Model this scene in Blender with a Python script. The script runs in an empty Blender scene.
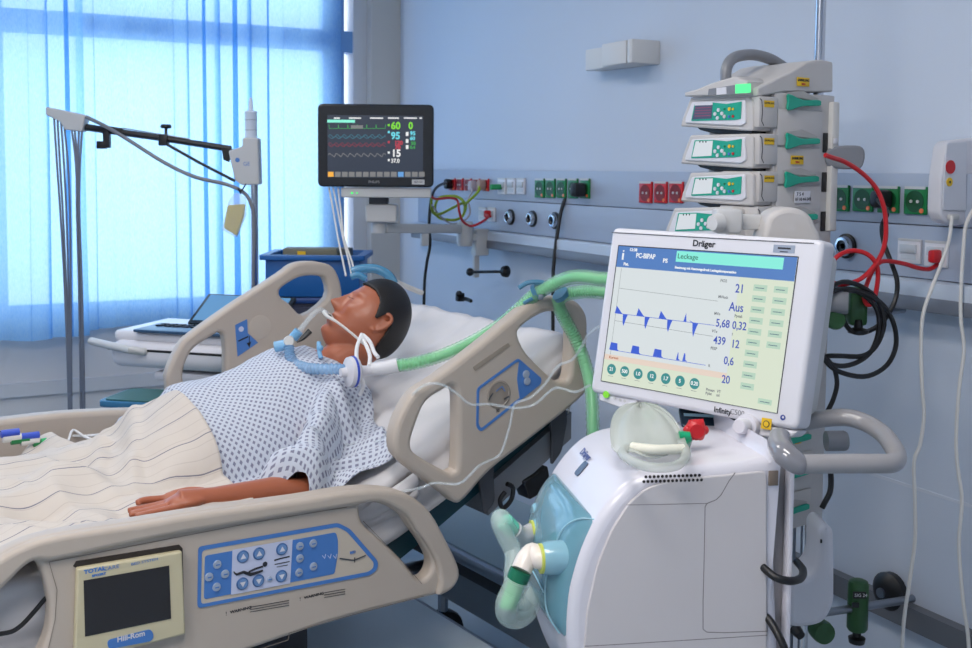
import bpy, bmesh, math, random
from mathutils import Vector, Matrix, noise
from math import sin, cos, pi, radians, sqrt, exp
random.seed(7)
S = bpy.context.scene
COL = S.collection
# ------------------------------------------------------------------ camera
FL, PX, PY = 1080.0, 486.0, 244.0
YAW, PIT, ROL = radians(27.6), radians(3.9), .008
CAM = Vector((0, 0, 1.6))
Zv = Vector((0, 0, 1))
F0 = Vector((-cos(YAW), sin(YAW), 0)); R0 = Vector((sin(YAW), cos(YAW), 0))
F = F0*cos(PIT) - Zv*sin(PIT); U0 = Zv*cos(PIT) + F0*sin(PIT)
R = R0*cos(ROL) + U0*sin(ROL); U = U0*cos(ROL) - R0*sin(ROL)
cam = bpy.data.objects.new('camera', bpy.data.cameras.new('camera')); COL.objects.link(cam)
mt = Matrix((R, U, -F)).transposed().to_4x4(); mt.translation = CAM
cam.matrix_world = mt
cam.data.sensor_width = 36; cam.data.lens = FL*36/972; cam.data.shift_y = -80/972
cam.data.clip_start = .05
cam.data.dof.use_dof = True; cam.data.dof.focus_distance = 2.2; cam.data.dof.aperture_fstop = 9
S.camera = cam

def ray(px, py): return F + R*((px-PX)/FL) + U*((PY-py)/FL)
def at(px, py, z): return CAM + ray(px, py)*z
def onp(px, py, p, n):
    d = ray(px, py); return CAM + d*((Vector(p)-CAM).dot(n)/d.dot(n))

# ------------------------------------------------------------------ materials
def lin(c):
    c = c/255.0
    return c/12.92 if c <= .04045 else ((c+.055)/1.055)**2.4
MATS = {}
def M(name, rgb, rough=.5, metal=0, emit=0, trans=0, alpha=1, spec=.5, coat=0, bump=0, bscale=60, sub=0, var=0):
    if name in MATS: return MATS[name]
    m = bpy.data.materials.new(name); m.use_nodes = True; nt = m.node_tree
    b = nt.nodes['Principled BSDF']
    c = (lin(rgb[0]), lin(rgb[1]), lin(rgb[2]), 1)
    b.inputs['Base Color'].default_value = c
    b.inputs['Roughness'].default_value = rough; b.inputs['Metallic'].default_value = metal
    b.inputs['Transmission Weight'].default_value = trans; b.inputs['Alpha'].default_value = alpha
    b.inputs['Specular IOR Level'].default_value = spec; b.inputs['Coat Weight'].default_value = coat
    if emit:
        b.inputs['Emission Color'].default_value = c; b.inputs['Emission Strength'].default_value = emit
    if bump or var:
        tc = nt.nodes.new('ShaderNodeTexCoord'); n = nt.nodes.new('ShaderNodeTexNoise')
        n.inputs['Scale'].default_value = bscale; n.inputs['Detail'].default_value = 4
        nt.links.new(tc.outputs['Object'], n.inputs['Vector'])
        if bump:
            bp = nt.nodes.new('ShaderNodeBump'); bp.inputs['Strength'].default_value = bump; bp.inputs['Distance'].default_value = .002
            nt.links.new(n.outputs['Fac'], bp.inputs['Height']); nt.links.new(bp.outputs['Normal'], b.inputs['Normal'])
        if var:
            mx = nt.nodes.new('ShaderNodeMix'); mx.data_type = 'RGBA'
            mx.inputs[6].default_value = tuple(x*(1-var) for x in c[:3])+(1,); mx.inputs[7].default_value = tuple(min(1, x*(1+var)) for x in c[:3])+(1,)
            n2 = nt.nodes.new('ShaderNodeTexNoise'); n2.inputs['Scale'].default_value = 2.5; nt.links.new(tc.outputs['Object'], n2.inputs['Vector'])
            nt.links.new(n2.outputs['Fac'], mx.inputs[0]); nt.links.new(mx.outputs[2], b.inputs['Base Color'])
    MATS[name] = m; return m
def emi(name, rgb, s=1.0):
    if name in MATS: return MATS[name]
    m = bpy.data.materials.new(name); m.use_nodes = True; nt = m.node_tree
    b = nt.nodes['Principled BSDF']; c = (lin(rgb[0]), lin(rgb[1]), lin(rgb[2]), 1)
    b.inputs['Base Color'].default_value = (.01, .01, .01, 1); b.inputs['Roughness'].default_value = .35
    b.inputs['Emission Color'].default_value = c; b.inputs['Emission Strength'].default_value = s
    MATS[name] = m; return m
WHITE = M('white_plastic', (214, 213, 219), .38, coat=.1)
BEIGE = M('beige_plastic', (184, 172, 160), .45, bump=.05, bscale=400)
BEIGE2 = M('beige_panel', (188, 177, 165), .5)
CREAM = M('cream_plastic', (200, 190, 158), .5)
LGREY = M('light_grey_plastic', (196, 196, 196), .45)
SGREY = M('stone_grey_plastic', (192, 188, 186), .5, bump=.04, bscale=500)
MGREY = M('mid_grey_plastic', (126, 128, 134), .35, coat=.15)
DGREY = M('dark_grey_plastic', (72, 74, 80), .5)
BLACK = M('black_plastic', (16, 17, 20), .4)
RUBBER = M('black_rubber', (14, 14, 18), .45)
CHROME = M('polished_steel', (200, 202, 208), .18, 1)
STEEL = M('brushed_steel', (150, 156, 165), .38, 1)
BLUE = M('panel_blue', (72, 122, 190), .4)
DBLUE = M('deep_blue_plastic', (28, 62, 120), .45)
NAVY = M('navy_plastic', (14, 28, 62), .5)
RED = M('red_plastic', (196, 28, 36), .4)
GREEN = M('green_plastic', (16, 118, 62), .4)
DGREEN = M('dark_green_metal', (40, 84, 44), .4)
TEAL = M('teal_plastic', (22, 158, 132), .4)
DTEAL = M('dark_teal_shell', (14, 66, 78), .5)
YEL = M('yellow_sticker', (226, 184, 30), .5)
CORD = M('white_cable', (214, 212, 208), .45)
LILAC = M('lilac_panel', (196, 202, 226), .45)
INK = M('dark_ink', (34, 36, 44), .6)
CLEAR = M('clear_tubing', (225, 235, 240), .08, alpha=.28, spec=.8)
SHEET = M('white_cotton', (214, 212, 214), .85, bump=.25, bscale=900)
SKIN = M('manikin_skin', (164, 94, 66), .42, coat=.05, bump=.08, bscale=250)
HAIR = M('black_moulded_hair', (20, 17, 19), .5, bump=.4, bscale=300)

# ------------------------------------------------------------------ mesh tools
class Fr:
    """a flat reference frame in the room: origin, two in-plane axes, outward normal"""
    def __init__(s, o, ex, ey, en=None):
        s.o = Vector(o); s.x = Vector(ex).normalized(); s.y = Vector(ey).normalized()
        s.n = Vector(en).normalized() if en is not None else s.x.cross(s.y).normalized()
    def p(s, a, b, c=0): return s.o + s.x*a + s.y*b + s.n*c
    def q(s, px, py, c=0):
        w = onp(px, py, s.o + s.n*c, s.n) - s.o
        return (w.dot(s.x), w.dot(s.y))
    def qs(s, pts, c=0): return [s.q(x, y, c) for x, y in pts]
    def m(s, c=0):
        return lambda v: s.p(v[0], v[1], v[2]+c)
WF = Fr((0, 0, 0), (1, 0, 0), (0, 1, 0))

class MB:
    def __init__(s, mat=None): s.v = []; s.f = []; s.mi = []; s.mats = []; s.cur = mat; s.uv = None
    def add(s, vs, fs, mat=None):
        mat = mat or s.cur
        if mat not in s.mats: s.mats.append(mat)
        k = s.mats.index(mat); n = len(s.v)
        s.v += [tuple(v) for v in vs]; s.f += [tuple(i+n for i in f) for f in fs]; s.mi += [k]*len(fs)
        return s
    def bm(s, bm, fn=None, mat=None):
        bm.verts.index_update()
        vs = [fn(v.co) if fn else v.co.copy() for v in bm.verts]
        s.add(vs, [[v.index for v in f.verts] for f in bm.faces], mat); bm.free(); return s
    def box(s, fr, c, size, bev=0, mat=None, seg=2):
        bm = bmesh.new(); bmesh.ops.create_cube(bm, size=1)
        for v in bm.verts: v.co = Vector((v.co.x*size[0], v.co.y*size[1], v.co.z*size[2]))
        if bev: bmesh.ops.bevel(bm, geom=bm.edges[:], offset=bev, segments=seg, profile=.5, affect='EDGES')
        c = Vector(c); return s.bm(bm, lambda v: fr.p(*(v+c)), mat)
    def tube(s, pts, r, n=10, mat=None, smooth=4, caps=True, closed=False, rib=0):
        pts = [Vector(p) for p in pts]
        rr = r if isinstance(r, (list, tuple)) else [r]*len(pts)
        if smooth > 1 and len(pts) > 2:
            P, Q = [], []; L = len(pts)
            for i in range(L if closed else L-1):
                g = lambda k: pts[k % L] if closed else pts[max(0, min(L-1, k))]
                a, b, c, d = g(i-1), g(i), g(i+1), g(i+2); r1, r2 = rr[i], rr[(i+1) % L]
                for k in range(smooth):
                    t = k/smooth
                    P.append(.5*((2*b)+(c-a)*t+(2*a-5*b+4*c-d)*t*t+(3*b-a-3*c+d)*t**3)); Q.append(r1+(r2-r1)*t)
            if not closed: P.append(pts[-1]); Q.append(rr[-1])
            pts, rr = P, Q
        L = len(pts); up = None; rings = []
        for i, p in enumerate(pts):
            if closed: t = pts[(i+1) % L]-pts[i-1]
            else: t = pts[min(L-1, i+1)]-pts[max(0, i-1)]
            if t.length < 1e-9: t = Vector((0, 0, 1))
            t.normalize()
            if up is None: up = t.orthogonal().normalized()
            up = (up-t*up.dot(t)); up = up.normalized() if up.length > 1e-6 else t.orthogonal().normalized()
            w = t.cross(up); q = rr[i]*(1+(rib if i % 2 else -rib))
            rings.append([p+up*(q*cos(2*pi*k/n))+w*(q*sin(2*pi*k/n)) for k in range(n)])
        vs = [v for g in rings for v in g]; fs = []
        for i in range(L if closed else L-1):
            j = (i+1) % L
            for k in range(n): fs.append((i*n+k, i*n+(k+1) % n, j*n+(k+1) % n, j*n+k))
        if caps and not closed:
            fs.append(tuple(range(n))[::-1]); fs.append(tuple((L-1)*n+k for k in range(n)))
        return s.add(vs, fs, mat)
    def lathe(s, o, ax, prof, n=24, mat=None):
        o = Vector(o); ax = Vector(ax).normalized(); u = ax.orthogonal().normalized(); w = ax.cross(u)
        vs, fs = [], []
        for r, h in prof:
            for k in range(n): vs.append(o+ax*h+u*(r*cos(2*pi*k/n))+w*(r*sin(2*pi*k/n)))
        for i in range(len(prof)-1):
            for k in range(n): fs.append((i*n+k, i*n+(k+1) % n, (i+1)*n+(k+1) % n, (i+1)*n+k))
        fs.append(tuple(range(n))[::-1]); fs.append(tuple((len(prof)-1)*n+k for k in range(n)))
        return s.add(vs, fs, mat)
    def ball(s, c, rad, mat=None, sub=3, fr=WF):
        bm = bmesh.new(); bmesh.ops.create_icosphere(bm, subdivisions=sub, radius=1)
        c = Vector(c); rad = rad if isinstance(rad, (tuple, list)) else (rad,)*3
        return s.bm(bm, lambda v: c+fr.x*(v.x*rad[0])+fr.y*(v.y*rad[1])+fr.n*(v.z*rad[2]), mat)
    def plate(s, fr, outs, c0, c1, bev=0, mat=None, res=2):
        """outline with holes, filled and extruded between c0 and c1 along the frame's normal"""
        cu = bpy.data.curves.new('t', 'CURVE'); cu.dimensions = '2D'; cu.fill_mode = 'BOTH'
        cu.extrude = max(1e-5, abs(c1-c0)/2-bev); cu.bevel_depth = bev; cu.bevel_resolution = res; cu.offset = -bev
        for o in outs:
            sp = cu.splines.new('POLY'); sp.points.add(len(o)-1)
            for i, (x, y) in enumerate(o): sp.points[i].co = (x, y, 0, 1)
            sp.use_cyclic_u = True
        return s._cu(cu, fr, (c0+c1)/2, mat)
    def _cu(s, cu, fr, c, mat, off=(0, 0), flip=False):
        ob = bpy.data.objects.new('t', cu); me = ob.to_mesh()
        s.add([fr.p(v.co.x+off[0], v.co.y+off[1], v.co.z+c) for v in me.vertices], [tuple(p.vertices) for p in me.polygons], mat)
        ob.to_mesh_clear(); bpy.data.objects.remove(ob); bpy.data.curves.remove(cu); return s
    def text(s, fr, txt, ab, h, c=.0006, mat=None, align='LEFT', bold=0, sx=1.0):
        cu = bpy.data.curves.new('t', 'FONT'); cu.body = txt; cu.size = h*1.38; cu.align_x = align; cu.align_y = 'CENTER'
        cu.extrude = .0002; cu.offset = bold; cu.resolution_u = 3
        ob = bpy.data.objects.new('t', cu); me = ob.to_mesh()
        s.add([fr.p(v.co.x*sx+ab[0], v.co.y+ab[1], v.co.z+c) for v in me.vertices], [tuple(p.vertices) for p in me.polygons], mat)
        ob.to_mesh_clear(); bpy.data.objects.remove(ob); bpy.data.curves.remove(cu); return s
    def poly(s, fr, pts, c, th=.0006, mat=None):
        return s.plate(fr, [pts], c, c+th, 0, mat)
    def line(s, fr, pts, w, c, th=.0006, mat=None):
        for (x0, y0), (x1, y1) in zip(pts[:-1], pts[1:]):
            d = Vector((x1-x0, y1-y0)); L = d.length
            if L < 1e-7: continue
            d /= L; nx, ny = -d.y*w/2, d.x*w/2
            q = [(x0+nx, y0+ny), (x0-nx, y0-ny), (x1-nx, y1-ny), (x1+nx, y1+ny)]
            vs = [fr.p(a, b, c) for a, b in q]+[fr.p(a, b, c+th) for a, b in q]
            s.add(vs, [(0, 1, 2, 3), (4, 7, 6, 5), (0, 4, 5, 1), (1, 5, 6, 2), (2, 6, 7, 3), (3, 7, 4, 0)], mat)
        return s
    def disc(s, fr, ab, r, c, th=.0006, mat=None, n=20):
        return s.lathe(fr.p(ab[0], ab[1], c), fr.n, [(r, 0), (r, th)], n, mat)
    def grid(s, fn, nu, nv, mat=None, thick=0, uvfn=None):
        vs = [fn(i/(nu-1), j/(nv-1)) for i in range(nu) for j in range(nv)]
        fs = [(i*nv+j, (i+1)*nv+j, (i+1)*nv+j+1, i*nv+j+1) for i in range(nu-1) for j in range(nv-1)]
        s.add(vs, fs, mat)
        return s
    def build(s, name, parent=None, smooth=38, mods=None, uv=None):
        me = bpy.data.meshes.new(name)
        org = wloc(parent) if parent else Vector((0, 0, 0))
        me.from_pydata([tuple(Vector(v)-org) for v in s.v], [], s.f)
        for m in s.mats: me.materials.append(m)
        me.polygons.foreach_set('material_index', s.mi)
        me.validate()
        bm = bmesh.new(); bm.from_mesh(me); bmesh.ops.recalc_face_normals(bm, faces=bm.faces[:]); bm.to_mesh(me); bm.free()
        me.shade_smooth(); me.set_sharp_from_angle(angle=radians(smooth))
        if uv is not None:
            l = me.uv_layers.new(name='UVMap')
            for lp in me.loops: l.data[lp.index].uv = uv[lp.vertex_index]
        o = bpy.data.objects.new(name, me); COL.objects.link(o)
        if parent: o.parent = parent
        else:   # origin at the thing's base centre
            bb = [Vector(v.co) for v in me.vertices]
            c = Vector(((min(v.x for v in bb)+max(v.x for v in bb))/2, (min(v.y for v in bb)+max(v.y for v in bb))/2, min(v.z for v in bb)))
            me.transform(Matrix.Translation(-c)); o.location = c
        for k in (mods or []): k(o)
        return o
def wloc(o):
    v = Vector(o.location)
    while o.parent: o = o.parent; v += Vector(o.location)
    return v
def thing(name, loc, label, cat, group=None):
    o = bpy.data.objects.new(name, None); COL.objects.link(o); o.location = loc; o.empty_display_size = .05
    return tag(o, label, cat, group)
def tag(o, label=None, cat=None, group=None, kind=None):
    if label: o['label'] = label
    if cat: o['category'] = cat
    if group: o['group'] = group
    if kind: o['kind'] = kind
    return o
def struct(o): o['kind'] = 'structure'; return o
def solid(t, off=-1):
    def f(o):
        m = o.modifiers.new('thickness', 'SOLIDIFY'); m.thickness = t; m.offset = off
    return f
def rnd(pts, r=.01, n=4):
    """round the corners of a polygon"""
    out = []; L = len(pts)
    for i in range(L):
        a, b, c = Vector(pts[i-1]), Vector(pts[i]), Vector(pts[(i+1) % L])
        d1 = (a-b); d2 = (c-b); k = min(r, d1.length*.45, d2.length*.45)
        p = b+d1.normalized()*k; q = b+d2.normalized()*k
        for j in range(n+1):
            t = j/n; out.append(tuple((1-t)**2*p+2*t*(1-t)*b+t*t*q))
    return out
def sm(pts, n=3):
    """closed Catmull-Rom through the points"""
    L = len(pts); o = []
    for i in range(L):
        a, b, c, d = (Vector(pts[(i+k) % L]) for k in (-1, 0, 1, 2))
        for k in range(n):
            t = k/n; o.append(tuple(.5*((2*b)+(c-a)*t+(2*a-5*b+4*c-d)*t*t+(3*b-a-3*c+d)*t**3)))
    return o
def rect(w, h, x=0, y=0): return [(x-w/2, y-h/2), (x+w/2, y-h/2), (x+w/2, y+h/2), (x-w/2, y+h/2)]
def bez(x, x0, x1):
    t = max(0, min(1, (x-x0)/(x1-x0))); return t*t*(3-2*t)
# ================================================================== the room
WY, WX = 2.13, -5.07       # head wall plane, window wall plane
WALL = M('blue_wall_paint', (198, 206, 219), .6, bump=.12, bscale=250, var=.02)
WALL2 = M('grey_window_wall', (206, 208, 212), .6, bump=.1, bscale=250)
FLOORM = M('blue_grey_vinyl', (160, 176, 188), .3, bump=.03, bscale=90, var=.05)
CEIL = M('white_ceiling', (226, 228, 230), .8)
def slab(name, lo, hi, mat):
    c = [(a+b)/2 for a, b in zip(lo, hi)]; s = [b-a for a, b in zip(lo, hi)]
    return struct(MB(mat).box(WF, c, s).build(name))
H = 2.95
slab('floor', (-5.3, -2.6, -.1), (1.7, 2.4, 0), FLOORM)
slab('ceiling', (-5.3, -2.6, H), (1.7, 2.4, H+.1), CEIL)
slab('wall_head', (WX, WY, 0), (1.7, WY+.15, H), WALL)
slab('wall_right', (1.5, -2.6, 0), (1.65, WY, H), WALL)
slab('wall_foot', (-5.3, -2.6, 0), (1.5, -2.45, H), WALL)
# window wall with its opening
wy0, wy1, wz0, wz1 = -1.7, 1.905, .935, 2.74
wl = MB(WALL2)
for lo, hi in (((WX-.12, -2.45, 0), (WX, WY, wz0)), ((WX-.12, -2.45, wz1), (WX, WY, H)), ((WX-.12, -2.45, wz0), (WX, wy0, wz1)), ((WX-.12, wy1, wz0), (WX, WY, wz1))):
    wl.box(WF, [(a+b)/2 for a, b in zip(lo, hi)], [b-a for a, b in zip(lo, hi)])
struct(wl.build('wall_window'))
slab('trim_1', (WX, 1.975, 0), (WX+.06, WY, H), M('column_paint', (196, 194, 190), .6))     # pilaster by the corner
WFRAME = M('blue_window_frame', (120, 165, 215), .4)
w1 = struct(MB(WFRAME).box(WF, (WX-.06, (wy0+wy1)/2, 2.225), (.09, wy1-wy0, .105)).box(WF, (WX-.07, (wy0+wy1)/2, wz0+.03), (.07, wy1-wy0, .06))
   .box(WF, (WX-.07, (wy0+wy1)/2, wz1-.03), (.07, wy1-wy0, .06)).box(WF, (WX-.06, 1.81, (wz0+wz1)/2), (.07, .11, wz1-wz0))
   .box(WF, (WX-.07, .3, (wz0+wz1)/2), (.06, .05, wz1-wz0)).box(WF, (WX-.07, wy0+.03, (wz0+wz1)/2), (.06, .06, wz1-wz0)).build('window_1'))
GLASS = M('window_glass', (240, 248, 255), .02, alpha=.12)
struct(MB(GLASS).box(WF, (WX-.09, (wy0+wy1)/2, (wz0+wz1)/2), (.006, wy1-wy0, wz1-wz0)).build('window_2'))
slab('trim_2', (WX, -2.45, .60), (WX+.02, 1.975, .66), M('rail_grey_blue', (200, 204, 210), .5))
slab('baseboard_window', (WX, -2.45, 0), (WX+.015, 1.975, .1), M('skirting', (110, 118, 130), .5))
slab('baseboard_head', (WX+.06, WY-.015, 0), (1.5, WY, .1), MATS['skirting'])
# bumper rail on the head wall, with the weld seam above it
slab('trim_3', (-2.9, WY-.03, .495), (1.5, WY, .55), M('wall_rail', (104, 106, 112), .35))
slab('trim_4', (-4.95, WY-.0015, .832), (1.5, WY, .84), M('vinyl_seam', (208, 213, 223), .6))

# curtains -----------------------------------------------------------
def curtain_mat():
    m = bpy.data.materials.new('blue_translucent_curtain'); m.use_nodes = True; nt = m.node_tree; nt.nodes.clear()
    out = nt.nodes.new('ShaderNodeOutputMaterial'); d = nt.nodes.new('ShaderNodeBsdfDiffuse'); t = nt.nodes.new('ShaderNodeBsdfTranslucent')
    mx = nt.nodes.new('ShaderNodeMixShader'); mx.inputs[0].default_value = .66
    tr = nt.nodes.new('ShaderNodeBsdfTransparent'); tr.inputs[0].default_value = (.74, .9, 1, 1); m2 = nt.nodes.new('ShaderNodeMixShader'); m2.inputs[0].default_value = .30
    tc = nt.nodes.new('ShaderNodeTexCoord'); mp = nt.nodes.new('ShaderNodeMapping'); mp.inputs['Scale'].default_value = (300, 300, 60)
    n = nt.nodes.new('ShaderNodeTexNoise'); n.inputs['Scale'].default_value = 1.0
    nt.links.new(tc.outputs['Object'], mp.inputs[0]); nt.links.new(mp.outputs[0], n.inputs['Vector'])
    cr = nt.nodes.new('ShaderNodeValToRGB')
    cr.color_ramp.elements[0].color = (lin(150), lin(205), lin(250), 1); cr.color_ramp.elements[1].color = (lin(180), lin(222), lin(254), 1)
    cr.color_ramp.elements[0].position = .3; cr.color_ramp.elements[1].position = .7
    nt.links.new(n.outputs['Fac'], cr.inputs[0])
    d.inputs[0].default_value = (lin(70), lin(130), lin(205), 1); nt.links.new(cr.outputs[0], t.inputs[0])
    nt.links.new(d.outputs[0], mx.inputs[1]); nt.links.new(t.outputs[0], mx.inputs[2]); nt.links.new(mx.outputs[0], m2.inputs[1]); nt.links.new(tr.outputs[0], m2.inputs[2]); nt.links.new(m2.outputs[0], out.inputs[0])
    return m
CUR = curtain_mat()
def curtain(y0, y1, z0, x, seed, label):
    n = 900; rs = random.Random(seed)
    wob = [(rs.uniform(2, 5), rs.uniform(0, 6), rs.uniform(.25, .6)) for _ in range(3)]
    def fn(a, b):
        yy = y0+.04+(y1-y0-.06)*a; zz = z0+(2.80-z0)*b
        ph = yy*2*pi/.165+sum(k*sin(f_*yy+o_) for f_, o_, k in wob)*2.2+.25*sin(zz*1.3+yy*3)*(1-b)
        am = .6+.4*sin(yy*7.3+seed)
        q = .024*(1+sin(ph))*am+.006*sin(ph*.37+seed)
        return Vector((x+q, yy+.031*sin(2*ph+.5)*am*(1.05-.2*b), zz+.005*sin(yy*20+seed)*(1-b)))
    o = MB(CUR).grid(fn, n, 26).build('curtain', smooth=180)
    return tag(o, label, 'curtain', 'window curtains')
curtain(-1.75, .63, .862, WX+.10, 3, 'translucent blue curtain at the far left, its hem hanging lowest')
curtain(.57, 1.842, .885, WX+.05, 11, 'translucent blue curtain beside the wall corner, behind the black monitor arm')
rod = MB(STEEL).tube([(WX+.09, -1.8, 2.82), (WX+.09, 1.95, 2.82)], .012, 12, smooth=1).build('curtain_rail')
tag(rod, 'metal curtain rail above the blue curtains along the window', 'curtain rail')

# ================================================================== supply panel on the head wall
PY0 = 2.085
HW = Fr((0, PY0, 0), (-1, 0, 0), (0, 0, 1), (0, -1, 0))    # frame on the face of the panel; x axis runs towards the window
HW.x = Vector((1, 0, 0))
PANEL = M('pale_blue_panel', (164, 174, 192), .4, bump=.03)
PANEL2 = M('panel_ledge', (190, 200, 214), .35)
xl = HW.q(418, 200)[0]; xr = 1.4
panel = thing('wall_supply_panel', ((xl+xr)/2, WY, 1.26), 'long pale blue medical supply panel with rows of sockets along the wall', 'supply panel')
MB(PANEL).box(WF, ((xl+xr)/2, (PY0+WY)/2, 1.5405), (xr-xl, WY-PY0, .121), .002).build('upper_channel', panel)
MB(PANEL).box(WF, ((xl+xr)/2, (PY0+WY)/2, 1.416), (xr-xl, WY-PY0, .124), .002).build('lower_channel', panel)
MB(PANEL2).box(WF, ((xl+xr)/2, PY0+.012, 1.316), (xr-xl, .09, .072), .008).build('ledge', panel)
MB(M('ledge_strip', (112, 118, 130), .4)).box(WF, ((xl+xr)/2, PY0-.022, 1.298), (xr-xl, .03, .034), .004).build('equipment_rail', panel)
def q4(x0, y0, x1, y1, c=0):
    a = HW.q(x0, y0, c); b = HW.q(x1, y1, c)
    return ((a[0]+b[0])/2, (a[1]+b[1])/2, abs(b[0]-a[0]), abs(b[1]-a[1]))
def socket(x0, y0, x1, y1, mat, kind, label):
    cx, cy, w, h = q4(x0, y0, x1, y1)
    b = MB(mat).box(HW, (cx, cy, .004), (w, h, .008), .002)
    o = b.build('socket', panel); o['label'] = label
    g = MB(LGREY).box(HW, (cx, cy+h*.46, .0085), (w*.92, h*.1, .002))
    g.build('label_strip', o)
    if kind == 'power':
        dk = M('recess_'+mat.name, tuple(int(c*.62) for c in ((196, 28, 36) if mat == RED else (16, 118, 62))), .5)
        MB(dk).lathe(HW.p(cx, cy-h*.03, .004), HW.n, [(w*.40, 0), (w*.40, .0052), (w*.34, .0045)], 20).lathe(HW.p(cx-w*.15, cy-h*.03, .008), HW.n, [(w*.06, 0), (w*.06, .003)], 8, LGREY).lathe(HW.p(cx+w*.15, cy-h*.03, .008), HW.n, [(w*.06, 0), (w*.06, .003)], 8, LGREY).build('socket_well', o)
        MB(M('orange_lamp', (230, 120, 70), .4)).lathe(HW.p(cx+w*.32, cy-h*.36, .008), HW.n, [(w*.09, 0), (w*.09, .002)], 10).build('indicator', o)
    else:
        MB(M('data_flap', (190, 194, 200), .4)).box(HW, (cx, cy+h*.1, .010), (w*.7, h*.34, .006), .001).box(HW, (cx, cy-h*.25, .008), (w*.66, h*.2, .002)).build('flap', o)
for x in (453, 460.7, 469, 477.6, 486.5): socket(x-3.1, 178+(x-453)*.02, x+3.1, 190.5+(x-453)*.02, RED, 'power', 'red power socket')
for x in (503, 512.3, 522): socket(x-3.9, 178, x+3.9, 194.5, WHITE, 'data', 'white data socket')
for i, x in enumerate((540.7, 551.3, 562.4, 574, 586)): socket(x-4.3, 178.5, x+4.6, 198+i*.15, GREEN, 'power', 'green power socket')
for a, b in ((641, 653), (656, 668), (671, 684)): socket(a, 181.5, b, 203.3, RED, 'power', 'red power socket')
for a, b, t, u in ((832, 850, 185, 211.6), (855, 874, 185.5, 212), (880, 900, 186, 213.5), (906.5, 928, 186.5, 215)): socket(a, t, b, u, GREEN, 'power', 'green power socket')
for a, b, t, u in ((480, 487, 207, 222), (489, 496, 207, 222), (900, 922, 238, 264), (927, 949, 240, 268)): socket(a, t, b, u, WHITE, 'data', 'white data socket')
for (x, y, rr) in ((511, 217, .026), (533, 218.7, .026), (555.5, 220.5, .026), (847, 246, .026)):
    c = HW.q(x, y)
    o = MB(CHROME).lathe(HW.p(c[0], c[1], 0), HW.n, [(rr, 0), (rr, .012), (rr*.86, .02), (rr*.6, .021), (rr*.58, .012)], 28).build('gas_outlet', panel)
    o['label'] = 'round chrome and black gas outlet'
    MB(BLACK).lathe(HW.p(c[0], c[1], 0), HW.n, [(rr*1.22, 0), (rr*1.22, .006), (rr*1.1, .008)], 28).lathe(HW.p(c[0], c[1], .010), HW.n, [(rr*.58, 0), (rr*.58, .006), (rr*.3, .006), (rr*.25, .002)], 24).build('black_ring', o)

# plugs and leads in the panel
def plug(px, py, mat, label, path, r=.004, cmat=None, name='power_cable', cat='cable', c=.008, size=(.034, .045, .034), group=None):
    a = HW.q(px, py); t = thing(name, HW.p(a[0], a[1], c), label, cat, group)
    MB(mat).box(HW, (a[0], a[1], c+size[2]/2), size, min(size)*.3).build('plug', t)
    MB(cmat or mat).tube([HW.p(a[0], a[1], c+size[2]*.8)]+path, r, 8).build('cord', t)
    return t
plug(586, 190, RUBBER, 'black power cable hanging straight down from the rightmost green socket left of the tower',
     [at(576, 191, 4.02), at(567, 196, 3.95), at(561, 212, 3.95), at(556.5, 240, 3.95), at(554, 262, 3.95), at(553, 290, 3.95), at(553, 420, 3.95)], .007, size=(.045, .05, .05))
plug(453, 184, RUBBER, 'black power cable from the leftmost red socket drooping below the monitor', [at(445, 183, 4.55), at(436, 188, 4.4), at(431, 200, 4.3), at(429, 225, 4.25), at(430, 245, 4.25), at(426, 268, 4.25), at(424, 300, 4.25), at(423, 420, 4.2)], .006)
plug(477.6, 186, M('pale_plug', (190, 180, 186), .5), 'grey lead from a red socket curling down behind the yellow-green coil', [at(472, 192, 4.5), at(468, 200, 4.45), at(470, 212, 4.45), at(465, 220, 4.45), at(452, 224, 4.4), at(440, 216, 4.3), at(432, 205, 4.1)], .004)
plug(486.5, 185, M('brown_plug', (168, 140, 130), .5), 'yellow and green earth lead looped in a coil beside the monitor',
     [at(478, 192, 4.45), at(465, 204, 4.4)]+[at(450+15*cos(t*.7+.3), 207-13*sin(t*.7+.3)+(t % 3), 4.3+.01*t) for t in range(0, 28)]+[at(436, 215, 4.2), at(431, 198, 4.1)], .0055, M('yellow_green_lead', (150, 176, 40), .5), 'earth_cable')
plug(503, 187, M('green_data_plug', (40, 150, 90), .5), 'short green lead in the first white socket', [at(498, 187, 4.45), at(494, 186, 4.45), at(490, 187, 4.5)], .004, size=(.02, .022, .05))
plug(492.5, 214, RED, 'red network cable looping from the small white socket to the monitor',
     [at(488, 217, 4.35), at(480, 223, 4.3), at(470, 226, 4.3), at(462, 220, 4.25), at(459, 210, 4.2), at(457, 200, 4.2), at(448, 198, 4.15), at(436, 199, 4.1), at(430, 196, 4.05)], .005, name='network_cable', size=(.02, .03, .03))
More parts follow.
